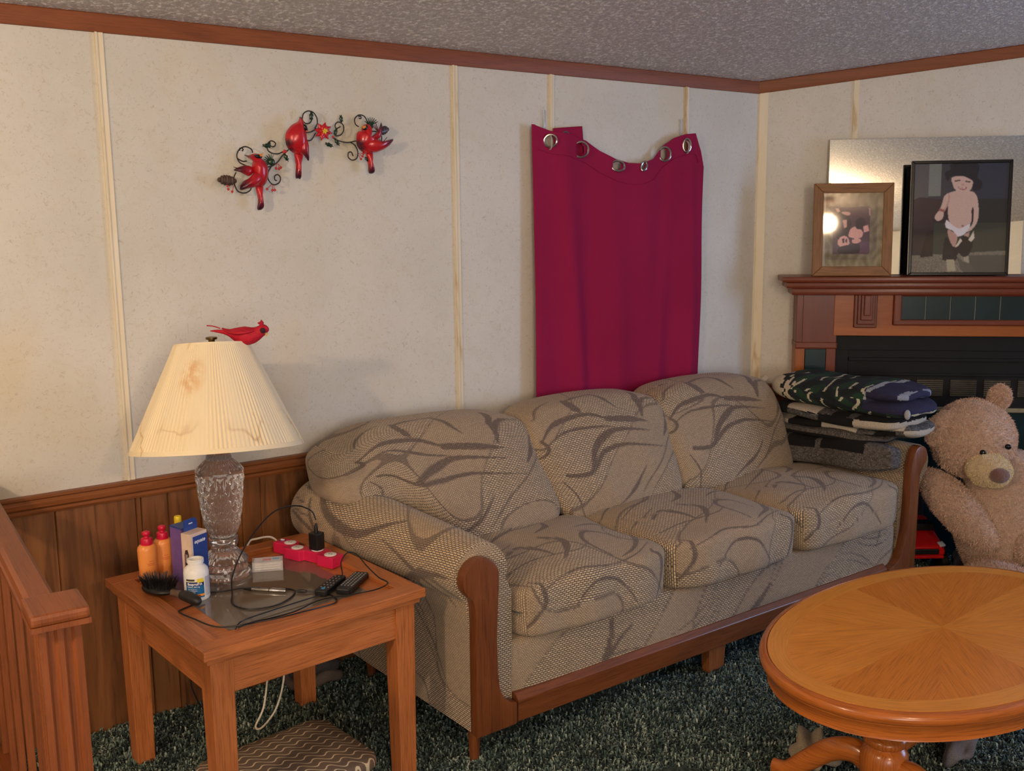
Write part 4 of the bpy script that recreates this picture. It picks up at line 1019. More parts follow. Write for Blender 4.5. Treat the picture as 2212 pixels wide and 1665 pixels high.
toddler = [((62, 50, 54), T([(1110, 480), (1330, 478), (1420, 520), (1420, 640), (1320, 700), (1320, 760), (1105, 760)])), ((46, 36, 40), T([(1250, 820), (1320, 800), (1320, 1075), (1190, 1090)])),
    ((40, 40, 48), T([(1485, 112), (1752, 112), (1758, 255), (1805, 300), (1800, 372), (1722, 392), (1690, 300), (1600, 240), (1490, 240), (1445, 290), (1418, 205), (1478, 170)])),
    (SK, T([(1490, 255), (1600, 240), (1700, 285), (1712, 330), (1690, 385), (1640, 415), (1590, 412), (1530, 380), (1500, 320)])), ((66, 52, 50), T([(1520, 285), (1580, 280), (1582, 290), (1524, 296)])), ((66, 52, 50), T([(1632, 290), (1690, 300), (1688, 310), (1634, 300)])),
    ((150, 84, 84), T([(1560, 352), (1600, 364), (1652, 358), (1630, 382), (1580, 376)])), ((236, 226, 220), T([(1570, 357), (1600, 367), (1642, 362), (1625, 372), (1585, 370)])), (SK2, T([(1592, 325), (1625, 325), (1622, 338), (1596, 338)])),
    (SK, T([(1545, 390), (1670, 395), (1745, 425), (1735, 520), (1712, 600), (1718, 690), (1690, 760), (1610, 788), (1520, 752), (1475, 690), (1462, 560), (1470, 470), (1440, 430)])),
    (SK2, T([(1455, 425), (1478, 440), (1468, 530), (1420, 620), (1400, 600), (1410, 520)])), (SK, T([(1420, 445), (1462, 420), (1460, 500), (1420, 600), (1425, 640), (1405, 690), (1360, 705), (1328, 675), (1340, 632), (1375, 590), (1400, 520)])),
    ((160, 100, 90), T([(1375, 572), (1430, 590), (1425, 612), (1368, 598)])), (SK, T([(1722, 425), (1762, 455), (1786, 600), (1775, 720), (1722, 800), (1672, 822), (1658, 800), (1722, 748), (1735, 620), (1712, 500)])),
    ((150, 116, 108), T([(1612, 752), (1638, 750), (1636, 768), (1614, 770)])),
    ((222, 218, 224), T([(1455, 692), (1520, 752), (1605, 785), (1695, 738), (1695, 785), (1650, 845), (1585, 870), (1545, 850), (1528, 812), (1448, 770)])),
    (SK2, T([(1468, 800), (1530, 822), (1575, 872), (1562, 955), (1535, 980), (1492, 900)])), (SK2, T([(1642, 850), (1702, 820), (1690, 890), (1650, 890)])),
    ((38, 34, 40), T([(1452, 868), (1550, 985), (1632, 866), (1740, 925), (1700, 1060), (1640, 1080), (1590, 1040), (1565, 1120), (1440, 1115), (1428, 1080)])),
    ((168, 164, 140), T([(1470, 1112), (1548, 1108), (1575, 1232), (1482, 1236)])), ((160, 156, 140), T([(1645, 1090), (1700, 1068), (1712, 1150), (1665, 1160)])), ((92, 90, 84), T([(1575, 1060), (1620, 1120), (1700, 1150), (1775, 1230), (1650, 1240), (1600, 1150)])),
    ((210, 204, 186), T([(1550, 985), (1608, 885), (1628, 915), (1582, 975)])), ((210, 204, 186), T([(1690, 905), (1742, 812), (1755, 885), (1722, 930)]))]
img1 = picture(168, 206, 985, 1140, bg1, toddler, 1, .02)
def bg2(u, v, g):
    I = np.zeros(u.shape + (3,)); m = np.sin(u / 37 + np.sin(v / 51) * 2) * np.sin(v / 43 + np.sin(u / 29) * 2); I[:] = (128, 118, 92); I += (m * 20)[..., None]
    k = (u > 50) & (u < 560) & (v > 40) & (v < 700); I[k] += (-14, -14, -6); e = (u < 30); I[e] = (158, 150, 134)
    return I
def T2(pts): return [(a - 185, b_ - 420) for a, b_ in pts]
family = [((86, 64, 76), T2([(300, 572), (400, 568), (560, 566), (664, 572), (670, 700), (670, 900), (668, 1040), (640, 1056), (480, 1058), (320, 1056), (292, 1040), (292, 850), (300, 660)])),
    ((58, 46, 54), T2([(300, 640), (380, 690), (440, 650), (480, 760), (440, 900), (340, 900), (300, 800)])), ((62, 50, 58), T2([(240, 575), (330, 560), (400, 640), (450, 660), (440, 700), (340, 690)])),
    ((214, 160, 152), T2([(305, 580), (345, 582), (362, 618), (330, 622)])), ((216, 164, 156), T2([(370, 625), (415, 615), (465, 628), (455, 655), (410, 650)])), ((214, 162, 152), T2([(385, 700), (435, 700), (430, 780), (405, 790)])),
    ((226, 172, 164), T2([(358, 895), (390, 870), (440, 878), (466, 950), (420, 975), (375, 985), (340, 945)])), ((54, 44, 52), T2([(388, 900), (410, 890), (412, 945), (395, 940)])), ((54, 44, 52), T2([(425, 895), (440, 900), (436, 940), (424, 930)])),
    ((224, 170, 162), T2([(470, 800), (520, 770), (560, 790), (600, 830), (590, 880), (540, 898), (490, 890), (452, 870)])), ((58, 46, 54), T2([(530, 700), (590, 680), (625, 720), (600, 790), (530, 790)])),
    ((222, 168, 160), T2([(600, 770), (650, 755), (665, 820), (610, 835)])), ((222, 168, 160), T2([(500, 905), (570, 900), (580, 930), (530, 950), (490, 935)])), ((218, 164, 156), T2([(655, 580), (672, 590), (672, 670), (660, 650)])),
    ((56, 46, 54), T2([(360, 990), (470, 960), (570, 960), (560, 1050), (360, 1050)])), ((100, 72, 92), T2([(575, 940), (665, 930), (665, 1045), (570, 1050)]))]
img2 = picture(110, 140, 620, 770, bg2, family, 2, .03)
def frame(name, label, t, o, w_, h_, fw, depth, mat, lean, img, mats2=None, glass_in=0.0):
    p = (CX + S2 * t - S2 * o, -S2 * t - S2 * o, MZ); f_ = thing(name, label, 'picture frame', p, DRZ); R_ = euler(-lean)
    parts = []
    outer = [(-w_ / 2, 0), (w_ / 2, 0), (w_ / 2, h_), (-w_ / 2, h_)]; inner = [(-w_ / 2 + fw, fw), (w_ / 2 - fw, fw), (w_ / 2 - fw, h_ - fw), (-w_ / 2 + fw, h_ - fw)]
    for i, gr in enumerate(('x', 'z', 'x', 'z')):
        j = (i + 1) % 4; b = MB(); b.prism([outer[i], outer[j], inner[j], inner[i]], -depth, 0, 'y', bev=min(.003, fw * .3)); b.V = [tuple(np.array(v) @ R_.T) for v in b.V]; b.build('frame_side', mat, f_, grain=gr, smooth=False)
    b = MB(); b.prism([(-w_ / 2 + .002, .002), (w_ / 2 - .002, .002), (w_ / 2 - .002, h_ - .002), (-w_ / 2 + .002, h_ - .002)], -.006, -.001, 'y'); b.V = [tuple(np.array(v) @ R_.T) for v in b.V]; b.build('backing', MAT['black'], f_, smooth=False)
    picture_mesh('photograph', img, w_ - 2 * fw + .002, h_ - 2 * fw + .002, fw - .001, -depth + .005, f_, PRN, R_)
    return f_, R_
oldwood = wood('weathered_frame_wood', (104, 66, 34), (156, 108, 62), .4, 2.0, .35)
frame('wooden_picture_frame', 'small weathered wooden frame with an old western style group portrait, on the mantel', .408, .158, .336, .403, .042, .022, oldwood, math.radians(4), img2)
frame('black_picture_frame', 'black framed photograph of a toddler in a big hat and boots, on the mantel', .856, .138, .414, .494, .014, .022, plain('black_lacquer', (14, 14, 18), .18), math.radians(3.5), img1)
# ================================================================== lamp
LX, LY = 1.000, -.348
lp = thing('table_lamp', 'pressed glass table lamp with a cream pleated cone shade on the end table', 'lamp', (LX, LY, TZ))
gl = NT('pressed_glass'); gl.base((250, 248, 246)); gl.set(Roughness=.02); gl.b.inputs['Transmission Weight'].default_value = .95; gl.b.inputs['IOR'].default_value = 1.5
def dm(a, z, i):
    k = 0
    if z > .125 and z < .300: k = .045 * abs(math.sin(9 * a + z * 60)) + .045 * abs(math.sin(9 * a - z * 60)) - .05
    elif .035 < z < .085: k = .03 * math.cos(24 * a)
    elif z >= .320: k = .03 * math.cos(20 * a)
    return 1 + k
def dense(prof, step=.004):
    out = []
    for (a, b_), (c, d) in zip(prof, prof[1:]):
        n = max(1, int(math.hypot(c - a, d - b_) / step))
        for k in range(n): out.append((a + (c - a) * k / n, b_ + (d - b_) * k / n))
    return out + [prof[-1]]
lp_prof = [(.02, 0), (.078, 0), (.079, .006), (.078, .012), (.066, .018), (.064, .05), (.067, .056), (.062, .066), (.05, .085), (.038, .105), (.034, .125), (.04, .130), (.042, .142), (.040, .155), (.034, .160), (.040, .168), (.050, .19), (.057, .23), (.063, .28), (.067, .315), (.068, .328), (.064, .334), (.050, .348), (.036, .362), (.030, .385), (.018, .395)]
lp_prof = [(r_, float(np.interp(z, [0, .018, .056, .125, .160, .328, .395], [0, .018, .046, .086, .118, .314, .378]))) for r_, z in lp_prof]
b = MB(); b.lathe(dense(lp_prof), 144, mod=dm); b.build('lamp_body', gl.m, lp, angle=.5)
brassm = plain('aged_brass', (120, 96, 60), .3, 1.0)
b = MB(); b.lathe([(.018, .376), (.022, .38), (.022, .415), (.012, .42), (.012, .46), (.018, .465), (.018, .50), (.008, .505), (.004, .51), (.004, .68), (.009, .684), (.009, .690), (.016, .692), (.016, .698), (.005, .700)], 20); b.build('lamp_fitting', brassm, lp)
def m_shade():
    t = NT('pleated_shade_fabric'); uv = t.coord('UV'); ob = t.coord('Object'); n1 = t.noise(t.mapping(ob, (1, 1, 1), loc=(.35, .2, .1)), 5.0, 3, .5)
    ring = t.ramp(n1, [(.40, (238, 222, 186)), (.485, (234, 214, 172)), (.505, (182, 138, 84)), (.525, (236, 218, 180)), (.7, (240, 226, 194))])
    zz = t.n('ShaderNodeSeparateXYZ'); t.link(ob, zz.inputs[0]); low = t.vramp(zz.outputs[2], .51, .45, 0, .62); c = t.mix(low, (240, 224, 190), ring)
    st = t.n('ShaderNodeVectorMath', _operation='LENGTH'); t.link(t.mapping(ob, (30, 30, 13), loc=(.099 * 30, .113 * 30, -.60 * 13)), st.inputs[0]); c = t.mix(t.math('MULTIPLY', t.vramp(st.outputs['Value'], 1.3, .3, 0, 1), t.vramp(t.noise(ob, 40, 3), .35, .6)), c, (218, 172, 118))
    spot = t.noise(t.mapping(ob, (18, 18, 7), loc=(2.3, .4, 1)), 1, 3, .6); c = t.mix(t.vramp(spot, .68, .74, 0, .8), c, (206, 160, 104))
    t.base(c); t.set(Roughness=.8); t.b.inputs['Subsurface Weight'].default_value = .0; return t.m
SH = m_shade()
def shell(b, r0, z0, r1, z1, n, amp, pl_, thick=.002, nz=6):
    V = []; rows = []
    for side in (0, 1):
        for j in range(nz + 1):
            k = j / nz; jj = k if side == 0 else 1 - k; r = r0 + (r1 - r0) * jj - (thick if side else 0); z = z0 + (z1 - z0) * jj
            for i in range(n):
                a = 2 * PI * i / n; wob = 1 + (amp * math.sin(pl_ * a + .6 * math.sin(7 * a)) if pl_ else 0) * (.6 + .4 * math.sin(13 * a + 1)) ; V.append((r * wob * math.cos(a), r * wob * math.sin(a), z))
    R_ = 2 * (nz + 1); F = []
    for j in range(R_):
        jn = (j + 1) % R_
        for i in range(n): F.append([j * n + i, j * n + (i + 1) % n, jn * n + (i + 1) % n, jn * n + i])
    b.add(V, F)
RT = np.array(Matrix.Rotation(math.radians(9.0), 3, Vector((-.942, .336, 0)))); PV = np.array((0, 0, .655))
def tip(b):
    b.V = [tuple(PV + RT @ (np.array(v) - PV)) for v in b.V]; return b
b = MB(); shell(b, .236, .388, .103, .678, 960, .0085, 120); sh = tip(b).build('lamp_shade', SH, lp, angle=.6)
b = MB(); shell(b, .2400, .382, .2355, .394, 96, 0, 0, .004, 2); tip(b).build('shade_trim', SH, sh); b = MB(); shell(b, .1065, .668, .1035, .680, 96, 0, 0, .003, 2); tip(b).build('shade_trim', SH, sh)
b = MB()
for k in range(3): a = k * 2 * PI / 3; b.tube([(.004 * math.cos(a), .004 * math.sin(a), .676), (.103 * math.cos(a), .103 * math.sin(a), .674)], .0018, 6)
tip(b).build('shade_spider', brassm, sh)
# ================================================================== feathered cardinal on the shade
cd = thing('toy_cardinal', 'small bright red feathered cardinal ornament perched on the lamp shade rim', 'bird ornament', (LX + .071, LY - .066, TZ + .673), math.radians(-33)); cd.scale = (1.06, 1.15, 1.15)
fe = NT('red_feathers'); nz = fe.noise(fe.mapping(fe.coord('Object'), (60, 260, 260)), 1, 4, .7); fe.base(fe.mix(fe.vramp(nz, .3, .7), (204, 2, 44), (158, 0, 34))); fe.bump(nz, .4, .003); fe.set(Roughness=.7)
k = 9.4e-5; OX = 1180
path = [(240, 400, 12), (420, 410, 40), (600, 430, 60), (780, 460, 110), (950, 500, 190), (1150, 540, 255), (1350, 540, 240), (1500, 500, 200), (1620, 440, 165), (1720, 390, 150), (1800, 400, 105), (1850, 440, 40)]
pp = catmull([((u - OX) * k, 0, (810 - v) * k) for u, v, r in path], 4); rr = [x[0] for x in catmull([(r * k,) for u, v, r in path], 4)]
b = MB(); b.tube(pp, rr, 20, flat=.95); cb = b.build('body', fe.m, cd, angle=None)
b = MB(); b.tube([((1640 - OX) * k, 0, (810 - 260) * k), ((1690 - OX) * k, 0, (810 - 190) * k), ((1668 - OX) * k, 0, (810 - 132) * k)], [.009, .005, .0008], 10); b.build('crest', fe.m, cd)
b = MB(); b.tube([((1790 - OX) * k, 0, (810 - 480) * k), ((1800 - OX) * k, 0, (810 - 570) * k)], [.005, .0006], 8); b.build('beak', plain('beak_orange', (236, 190, 110), .5), cd)
b = MB(); b.ball(((1720 - OX) * k, -.0125, (810 - 400) * k), (.008, .004, .007)); b.build('face_mask', plain('dark_mask', (50, 6, 22), .8), cd)
for s in (-1, 1):
    b = MB(); b.tube(catmull([((1450 - OX) * k, s * .014, (810 - 400) * k), ((1100 - OX) * k, s * .021, (810 - 430) * k), ((800 - OX) * k, s * .012, (810 - 420) * k), ((560 - OX) * k, s * .004, (810 - 330) * k)], 5), [.006, .008, .010, .011, .012, .012, .012, .011, .009, .008, .007, .006, .005, .003, .002, .001], 10, flat=.5); b.build('wing', fe.m, cd)
b = MB(); b.tube(catmull([((520 - OX) * k, 0, (810 - 340) * k), ((330 - OX) * k, 0, (810 - 280) * k), ((150 - OX) * k, 0, (810 - 262) * k)], 4), .0014, 6); b.build('tail_feather', fe.m, cd)
# ================================================================== things on the end table
def bottle(x, y, label, s=1.0, rz=0.0):
    t = thing('lotion_bottle', label, 'bottle', (x, y, TZ), rz, 'orange lotion bottles on the end table'); t.scale = (.97, .97, .91)
    om = plain('orange_plastic', (240, 152, 78), .35, vary=3); pk = plain('crimson_cap', (206, 22, 62), .3, vary=3); rd = plain('red_print', (206, 74, 50), .5)
    b = MB(); b.lathe([(.0, 0), (.024, 0), (.026, .004), (.0275, .07), (.0285, .115), (.027, .124), (.022, .130), (.012, .132)], 32, sy=.85); bo = b.build('bottle_body', om, t)
    b = MB(); b.lathe([(.0, .130), (.0165, .130), (.017, .134), (.017, .147), (.0155, .151), (.008, .153), (.0075, .158), (.011, .161), (.0125, .166), (.011, .171), (.006, .174), (.0, .1745)], 24); b.build('pump_cap', pk, t)
    for k_, (txt, sz, zz) in enumerate((('moroccan glow', .0062, .094), ('argan oil', .0045, .083), ('leave-in', .0045, .077), ('conditioner', .0045, .071))):
        pass
    for zz, w_ in ((.094, .026), (.081, .012), (.073, .022), (.068, .020)):
        b = MB(); n = 8
        for q in range(n + 1):
            a = -PI / 2 - .05 + (q / n - .5) * w_ / .027; b.V.append((.0279 * math.cos(a), .0279 * .85 * math.sin(a), zz)); b.V.append((.0279 * math.cos(a), .0279 * .85 * math.sin(a), zz + (.0030 if zz > .09 else .0016) * (1 if q % 2 else .6)))
        for q in range(n): b.F.append([2 * q, 2 * q + 2, 2 * q + 3, 2 * q + 1]); b.C.append((0, 0, 0)); b.M.append(0); b.UV.append(None)
        b.build('printed_line', rd, bo, smooth=False)
bottle(.795, -.300, 'orange lotion bottle with crimson pump cap, nearer the table edge and further left', rz=math.radians(10))
bottle(.848, -.272, 'orange lotion bottle with crimson pump cap, between the other bottle and the purple box', rz=math.radians(5))
def carton(b, w_, d, h): b.prism([(-w_ / 2, -d / 2), (w_ / 2, -d / 2), (w_ / 2, d / 2), (-w_ / 2, d / 2)], 0, h, 'z', bev=.0006)
pc = thing('purple_carton', 'tall narrow purple and blue carton leaning beside the orange bottles', 'box', (.888, -.326, TZ), math.radians(14))
b = MB(); carton(b, .040, .060, .163); b.build('carton_body', plain('purple_card', (112, 88, 156), .4), pc, smooth=False)
wt = plain('white_print', (232, 230, 236), .5); bl = plain('blue_card', (34, 66, 140), .35); pkk = plain('peach_card', (222, 196, 176), .45)
b = MB(); b.box((0, 0, .1610), (.0402, .0602, .0045)); b.build('carton_top', bl, pc, smooth=False)
b = MB(); b.prism([(-.012, .140), (-.004, .132), (.006, .142), (.002, .148), (-.003, .144), (-.009, .149)], -.0308, -.0302, 'y'); b.build('heart_print', wt, pc, smooth=False)
text('17 Fl oz', .011, wt, pc, (.004, -.0304, .012), (PI / 2, -PI / 2, 0), 'lettering')
yt = thing('yellow_tube', 'yellow capped tube standing behind the purple carton', 'tube', (.908, -.232, TZ)); yt.scale = (1, 1, .95)
b = MB(); b.lathe([(0, 0), (.012, 0), (.012, .15), (.0, .151)], 20); b.build('tube_body', plain('tube_white', (226, 224, 214), .4), yt)
b = MB(); b.lathe([(0, .15), (.0105, .15), (.0105, .172), (.009, .174), (0, .174)], 20); b.build('tube_cap', plain('yellow_cap', (232, 204, 24), .35), yt)
bx = thing('thermometer_box', 'white and blue hang-tab carton with a picture of a digital thermometer', 'box', (.897, -.402, TZ), math.radians(26))
b = MB(); carton(b, .062, .036, .163); b.build('carton_body', pkk, bx, smooth=False)
b = MB(); b.box((.004, -.0182, .078), (.0540, .0012, .152)); b.build('blue_panel', bl, bx, smooth=False)
b = MB(); b.box((.0312, 0, .081), (.0012, .034, .155)); b.build('blue_panel', bl, bx, smooth=False)
b = MB(); b.prism([(-.020, .163), (.030, .163), (.030, .185), (.022, .196), (-.020, .196)], .016, .0175, 'y'); b.build('hang_tab', bl, bx, smooth=False)
b = MB(); b.prism([(-.002, .181), (.012, .181), (.012, .184), (-.002, .184)], .0152, .0159, 'y'); b.build('tab_slot', wt, bx, smooth=False)
text('equate', .0150, wt, bx, (-.019, -.0191, .134), (PI / 2, 0, 0), 'brand_lettering', shear=.3, bold=.0003)
b = MB(); b.prism([(-.007, .060), (0, .048), (.007, .058), (.008, .10), (.004, .116), (-.004, .118), (-.008, .104)], -.0316, -.0310, 'x'); b.C = [(62, 42, 44)] * len(b.C); b.build('device_picture', MAT['paint'], bx, smooth=False)
b = MB(); b.prism([(-.0045, .080), (.0045, .080), (.0045, .104), (-.0045, .104)], -.0321, -.0317, 'x'); b.build('display_picture', plain('grey_print', (150, 140, 138), .5), bx, smooth=False)
ib = thing('ibuprofen_bottle', 'open white pill bottle with a blue and yellow label reading Ibuprofen', 'bottle', (.869, -.486, TZ), math.radians(-13)); ib.scale = (1.09, 1.09, 1.07)
b = MB(); b.lathe([(0, 0), (.0285, 0), (.031, .004), (.031, .070), (.029, .079), (.023, .086), (.0185, .089), (.0185, .094), (.0205, .095), (.0205, .0985), (.0195, .099), (.0205, .100), (.0205, .104), (.0195, .105), (.0155, .105), (.0155, .088), (0, .087)], 40); b.build('bottle_body', MAT['white'], ib)
def wrap(name, a0, a1, z0, z1, r, mat, parent, n=16):
    b = MB(); V = []; F = []
    for q in range(n + 1): a = a0 + (a1 - a0) * q / n; V += [(r * math.cos(a), r * math.sin(a), z0), (r * math.cos(a), r * math.sin(a), z1)]
    for q in range(n): F.append([2 * q, 2 * q + 2, 2 * q + 3, 2 * q + 1])
    b.add(V, F); return b.build(name, mat, parent, angle=None)
A0, A1 = math.radians(-148), math.radians(-62)
lb = wrap('label', A0, A1, .010, .052, .0313, plain('label_blue', (20, 96, 150), .4), ib)
wrap('label_band', A0, A1, .052, .060, .03135, plain('label_cream', (232, 226, 190), .4), ib); wrap('label_dark_band', A0, A1, .042, .052, .0314, plain('label_navy', (16, 40, 92), .4), ib)
wrap('label_yellow_patch', math.radians(-92), math.radians(-64), .050, .0605, .0315, plain('label_yellow', (226, 206, 60), .4), ib); wrap('label_store_mark', math.radians(-146), math.radians(-104), .0545, .0595, .0315, plain('label_black', (60, 58, 50), .4), ib)
wrap('label_orange_band', math.radians(-138), A1, .014, .0195, .0315, plain('label_orange', (238, 150, 40), .4), ib); wrap('label_fine_print', math.radians(-56), math.radians(-18), .012, .062, .0313, plain('label_grey', (190, 190, 196), .5), ib)
def curved_text(body, size, mat, parent, r, amid, z, name='lettering', bold=0.0):
    o = text(body, size, mat, parent, (0, 0, 0), (0, 0, 0), name, .0002, 'CENTER', bold=bold); me = o.data
    for v in me.vertices:
        a = amid + v.co.x / r; d = r + v.co.z; v.co = Vector((d * math.cos(a), d * math.sin(a), z + v.co.y))
    return o
am_ = math.radians(-105)
curved_text('Ibuprofen', .0095, wt, ib, .0317, am_, .0435, bold=.0003); curved_text('Tablets, 200 mg', .0050, wt, ib, .0317, am_ - .12, .0375)
for q, tx_ in enumerate(('Pain Reliever/', 'Fever Reducer', '(NSAID)')): curved_text(tx_, .0042, wt, ib, .0317, am_ - .2, .0315 - q * .0042)
curved_text('500 Tablets', .0050, plain('label_red', (150, 40, 20), .5), ib, .0319, am_ + .05, .0150, bold=.0002)
# hairbrush
hb = thing('hairbrush', 'black paddle hairbrush with dense bristles lying at the left edge of the end table', 'hairbrush', (.790, -.412, TZ + .012), math.radians(-70)); hb.scale = (1.15, 1.2, 1.2)
bk = MAT['black']
b = MB(); b.ball((0, 0, .010), (.052, .033, .012), 24, 12); b.build('paddle', bk, hb)
b = MB(); b.tube(catmull([(.048, 0, .008), (.066, 0, .009), (.082, 0, .009)], 3), [.009, .0085, .008, .0082, .009, .0095, .0095], 14); b.build('ferrule', plain('brown_ferrule', (96, 78, 66), .35), hb)
b = MB(); b.tube(catmull([(.082, 0, .009), (.10, 0, .009), (.12, 0, .007), (.138, 0, .005), (.146, 0, .004)], 3), [.0105, .0115, .012, .0125, .0125, .0125, .012, .0115, .011, .010, .008, .006, .003], 14); b.build('handle', plain('soft_black_rubber', (30, 29, 30), .5), hb)
b = MB(); g = random.Random(2)
for i in range(420):
    a, r = g.uniform(0, 2 * PI), math.sqrt(g.random()); x, y = .045 * r * math.cos(a), .027 * r * math.sin(a); L = g.uniform(.014, .021); dx, dy = x * .35 + g.uniform(-.003, .003), y * .4 + g.uniform(-.003, .003)
    b.tube([(x, y, .018 - r * .006), (x + dx, y + dy, .018 + L)], [.0006, .0004], 4, cap=False)
bo = b.build('bristles', bk, hb, smooth=False); bo['kind'] = 'stuff'
# pen
pe = thing('pen', 'silver pen with black grip lying on the smoked glass', 'pen', (1.034, -.560, TZ + .0055), math.radians(-46))
b = MB(); b.tube([(-.040, 0, 0), (-.038, 0, 0), (.058, 0, 0), (.061, 0, 0)], [.004, .0048, .0052, .0035], 16); b.build('barrel', MAT['chrome'], pe)
b = MB(); b.tube([(-.066, 0, 0), (-.060, 0, 0), (-.040, 0, 0)], [.0008, .003, .0048], 14); b.build('grip', bk, pe)
b = MB(); b.tube([(.012, 0, 0), (.014, 0, 0)], .0055, 16); b.build('ring', bk, pe)
b = MB(); b.tube([(.060, 0, .002), (.060, 0, .0065), (.020, 0, .0070)], .0012, 6); b.build('clip', MAT['chrome'], pe)
# swab case
sw = thing('swab_case', 'small clear plastic case of cotton swabs beside the lamp base', 'case', (1.115, -.388, TZ), math.radians(-24))
cpm = NT('frosted_case'); cpm.base((236, 232, 232)); cpm.set(Roughness=.2, Alpha=.45)
b = MB(); carton(b, .088, .044, .030); b.build('case_shell', cpm.m, sw, smooth=False)
for q in range(7):
    for r_ in range(3):
        b = MB(); b.tube([(-.037, -.016 + q * .0053, .006 + r_ * .007), (-.030, -.016 + q * .0053, .006 + r_ * .007), (.030, -.016 + q * .0053, .006 + r_ * .007), (.037, -.016 + q * .0053, .006 + r_ * .007)], [.0024, .0022, .0012, .0024], 6); b.build('swab', MAT['white'], sw)
b = MB(); b.prism([(-.038, -.018), (.038, -.018), (.038, .018), (-.038, .018)], .0302, .0305, 'z'); b.build('case_label', plain('label_white', (226, 222, 226), .4), sw, smooth=False)
b = MB(); b.prism([(-.015, -.012), (.010, -.014), (.012, .004), (-.012, .008)], .0306, .0308, 'z'); b.build('label_print', plain('label_pink', (226, 160, 170), .5), sw, smooth=False)
b = MB(); b.prism([(.014, -.008), (.034, -.008), (.034, .010), (.014, .010)], .0306, .0308, 'z'); b.build('label_print', plain('label_lightblue', (150, 186, 214), .5), sw, smooth=False)
# power strip
def to_world_strip(p):
    a = math.radians(-69); dx, dy = p[0] - 1.245, p[1] + .382
    return (dx * math.cos(a) + dy * math.sin(a), -dx * math.sin(a) + dy * math.cos(a), p[2] - TZ)
ps = thing('power_strip', 'zigzag hot pink power strip with white round outlets at the back of the end table', 'power strip', (1.245, -.382, TZ), math.radians(-69))
hp = plain('hot_pink_plastic', (214, 34, 82), .3, vary=3)
segs = [(-.105, .018, .062), (-.035, -.010, .072), (.030, .012, .062), (.095, -.008, .062)]
P = [(-.140, -.006), (-.075, -.006), (-.070, -.030), (-.006, -.030), (.0, -.014), (.060, -.014), (.066, -.028), (.128, -.028), (.128, .022), (.072, .022), (.066, .034), (.004, .034), (-.002, .018), (-.068, .018), (-.074, .042), (-.140, .042)]
b = MB(); b.prism(P, 0, .034, 'z', bev=.003); b.build('strip_body', hp, ps, smooth=False)
for (x, y) in ((-.088, .018), (-.034, -.006), (.034, .010), (.098, -.003)):
    b = MB(); b.lathe([(0, .0338), (.0185, .0338), (.0185, .0352), (.017, .0358), (0, .0358)], 28, (x, y, 0)); oo = b.build('outlet', MAT['white'], ps)
    b = MB(); 
    for dx in (-.005, .005): b.box((x + dx, y, .0360), (.0016, .006, .0006))
    b.build('outlet_slots', bk, oo, smooth=False)
b = MB(); b.lathe([(0, .0338), (.011, .0338), (.011, .0346), (0, .0346)], 24, (-.125, .022, 0)); b.build('switch_bezel', plain('violet_ring', (120, 50, 120), .4), ps)
b = MB(); b.box((-.125, .022, .036), (.012, .006, .003)); b.build('switch', MAT['white'], ps, smooth=False)
wc = plain('white_cable', (222, 214, 198), .5)
b = MB(); b.tube(catmull([(-.138, .02, .018), (-.160, .022, .032), (-.175, .010, .040), (-.205, -.005, .034), (-.235, -.015, .020), (-.243, -.02, -.03), (-.243, -.022, -.20)], 8) + catmull([tuple(to_world_strip(p)) for p in ((1.166, -.15, .30), (1.166, -.22, .20), (1.12, -.29, .08), (1.08, -.31, .025), (1.10, -.32, .022), (1.16, -.30, .07), (1.20, -.27, .18), (1.20, -.20, .30), (1.19, -.10, .33), (1.22, -.05, .20), (1.25, -.04, .05))], 8), .0032, 8); b.build('power_cord', wc, ps)
# charger and black cables
ch = thing('phone_charger', 'black plug-in charger standing in the pink power strip with its cable arching left', 'charger', (1.2663, -.4066, TZ + .0358), math.radians(-69))
b = MB(); b.prism([(-.017, -.017), (.017, -.017), (.020, 0), (.017, .017), (-.017, .017), (-.020, 0)], .0, .052, 'z', bev=.003); b.build('charger_block', bk, ch, smooth=False)
b = MB(); b.tube([(0, 0, .052), (0, 0, .062), (0, 0, .080)], [.0062, .0058, .0035], 10); b.build('plug', bk, ch)
def tabletop(pts): return pts
b = MB(); cx_, cy_ = 1.2663, -.4066
pth = catmull([(cx_, cy_, .675), (cx_ - .012, cy_ + .004, .705), (cx_ - .06, cy_ + .01, .728), (cx_ - .13, cy_ + .0, .725), (cx_ - .20, cy_ - .03, .69), (cx_ - .26, cy_ - .06, .64), (cx_ - .300, cy_ - .09, .59), (.945, -.545, .556), (.925, -.600, .5505), (.945, -.660, .5505), (1.01, -.680, .5505), (1.07, -.650, .5505), (1.10, -.610, .5505), (1.085, -.575, .5505)], 8)
b.tube(pth, .0021, 8); b.build('cable', bk, ch, world=True)
kc = thing('black_cable', 'loose black cable looped over the front of the smoked glass with a small plug end', 'cable', (.95, -.70, TZ))
b = MB(); zc = .5508
pth = [(1.122, -.640, .553), (1.14, -.655, zc), (1.165, -.700, zc), (1.150, -.760, zc), (1.05, -.795, .563), (.93, -.790, .563), (.84, -.730, zc), (.795, -.660, .563), (.782, -.600, .563), (.80, -.555, zc), (.85, -.530, zc), (.89, -.475, zc + .0), (.935, -.490, zc), (.99, -.500, zc), (1.03, -.53, .5535)]
b.tube(catmull(pth, 8), .0020, 8); b.build('cable', bk, kc, world=True)
b = MB(); b.tube([(1.122, -.640, .553), (1.112, -.630, .553), (1.100, -.622, .553)], [.0035, .0048, .0035], 10); b.build('plug', bk, kc, world=True)
k2 = thing('thin_cable', 'thin black cable looping up between the remotes at the right edge', 'cable', (1.15, -.72, TZ))
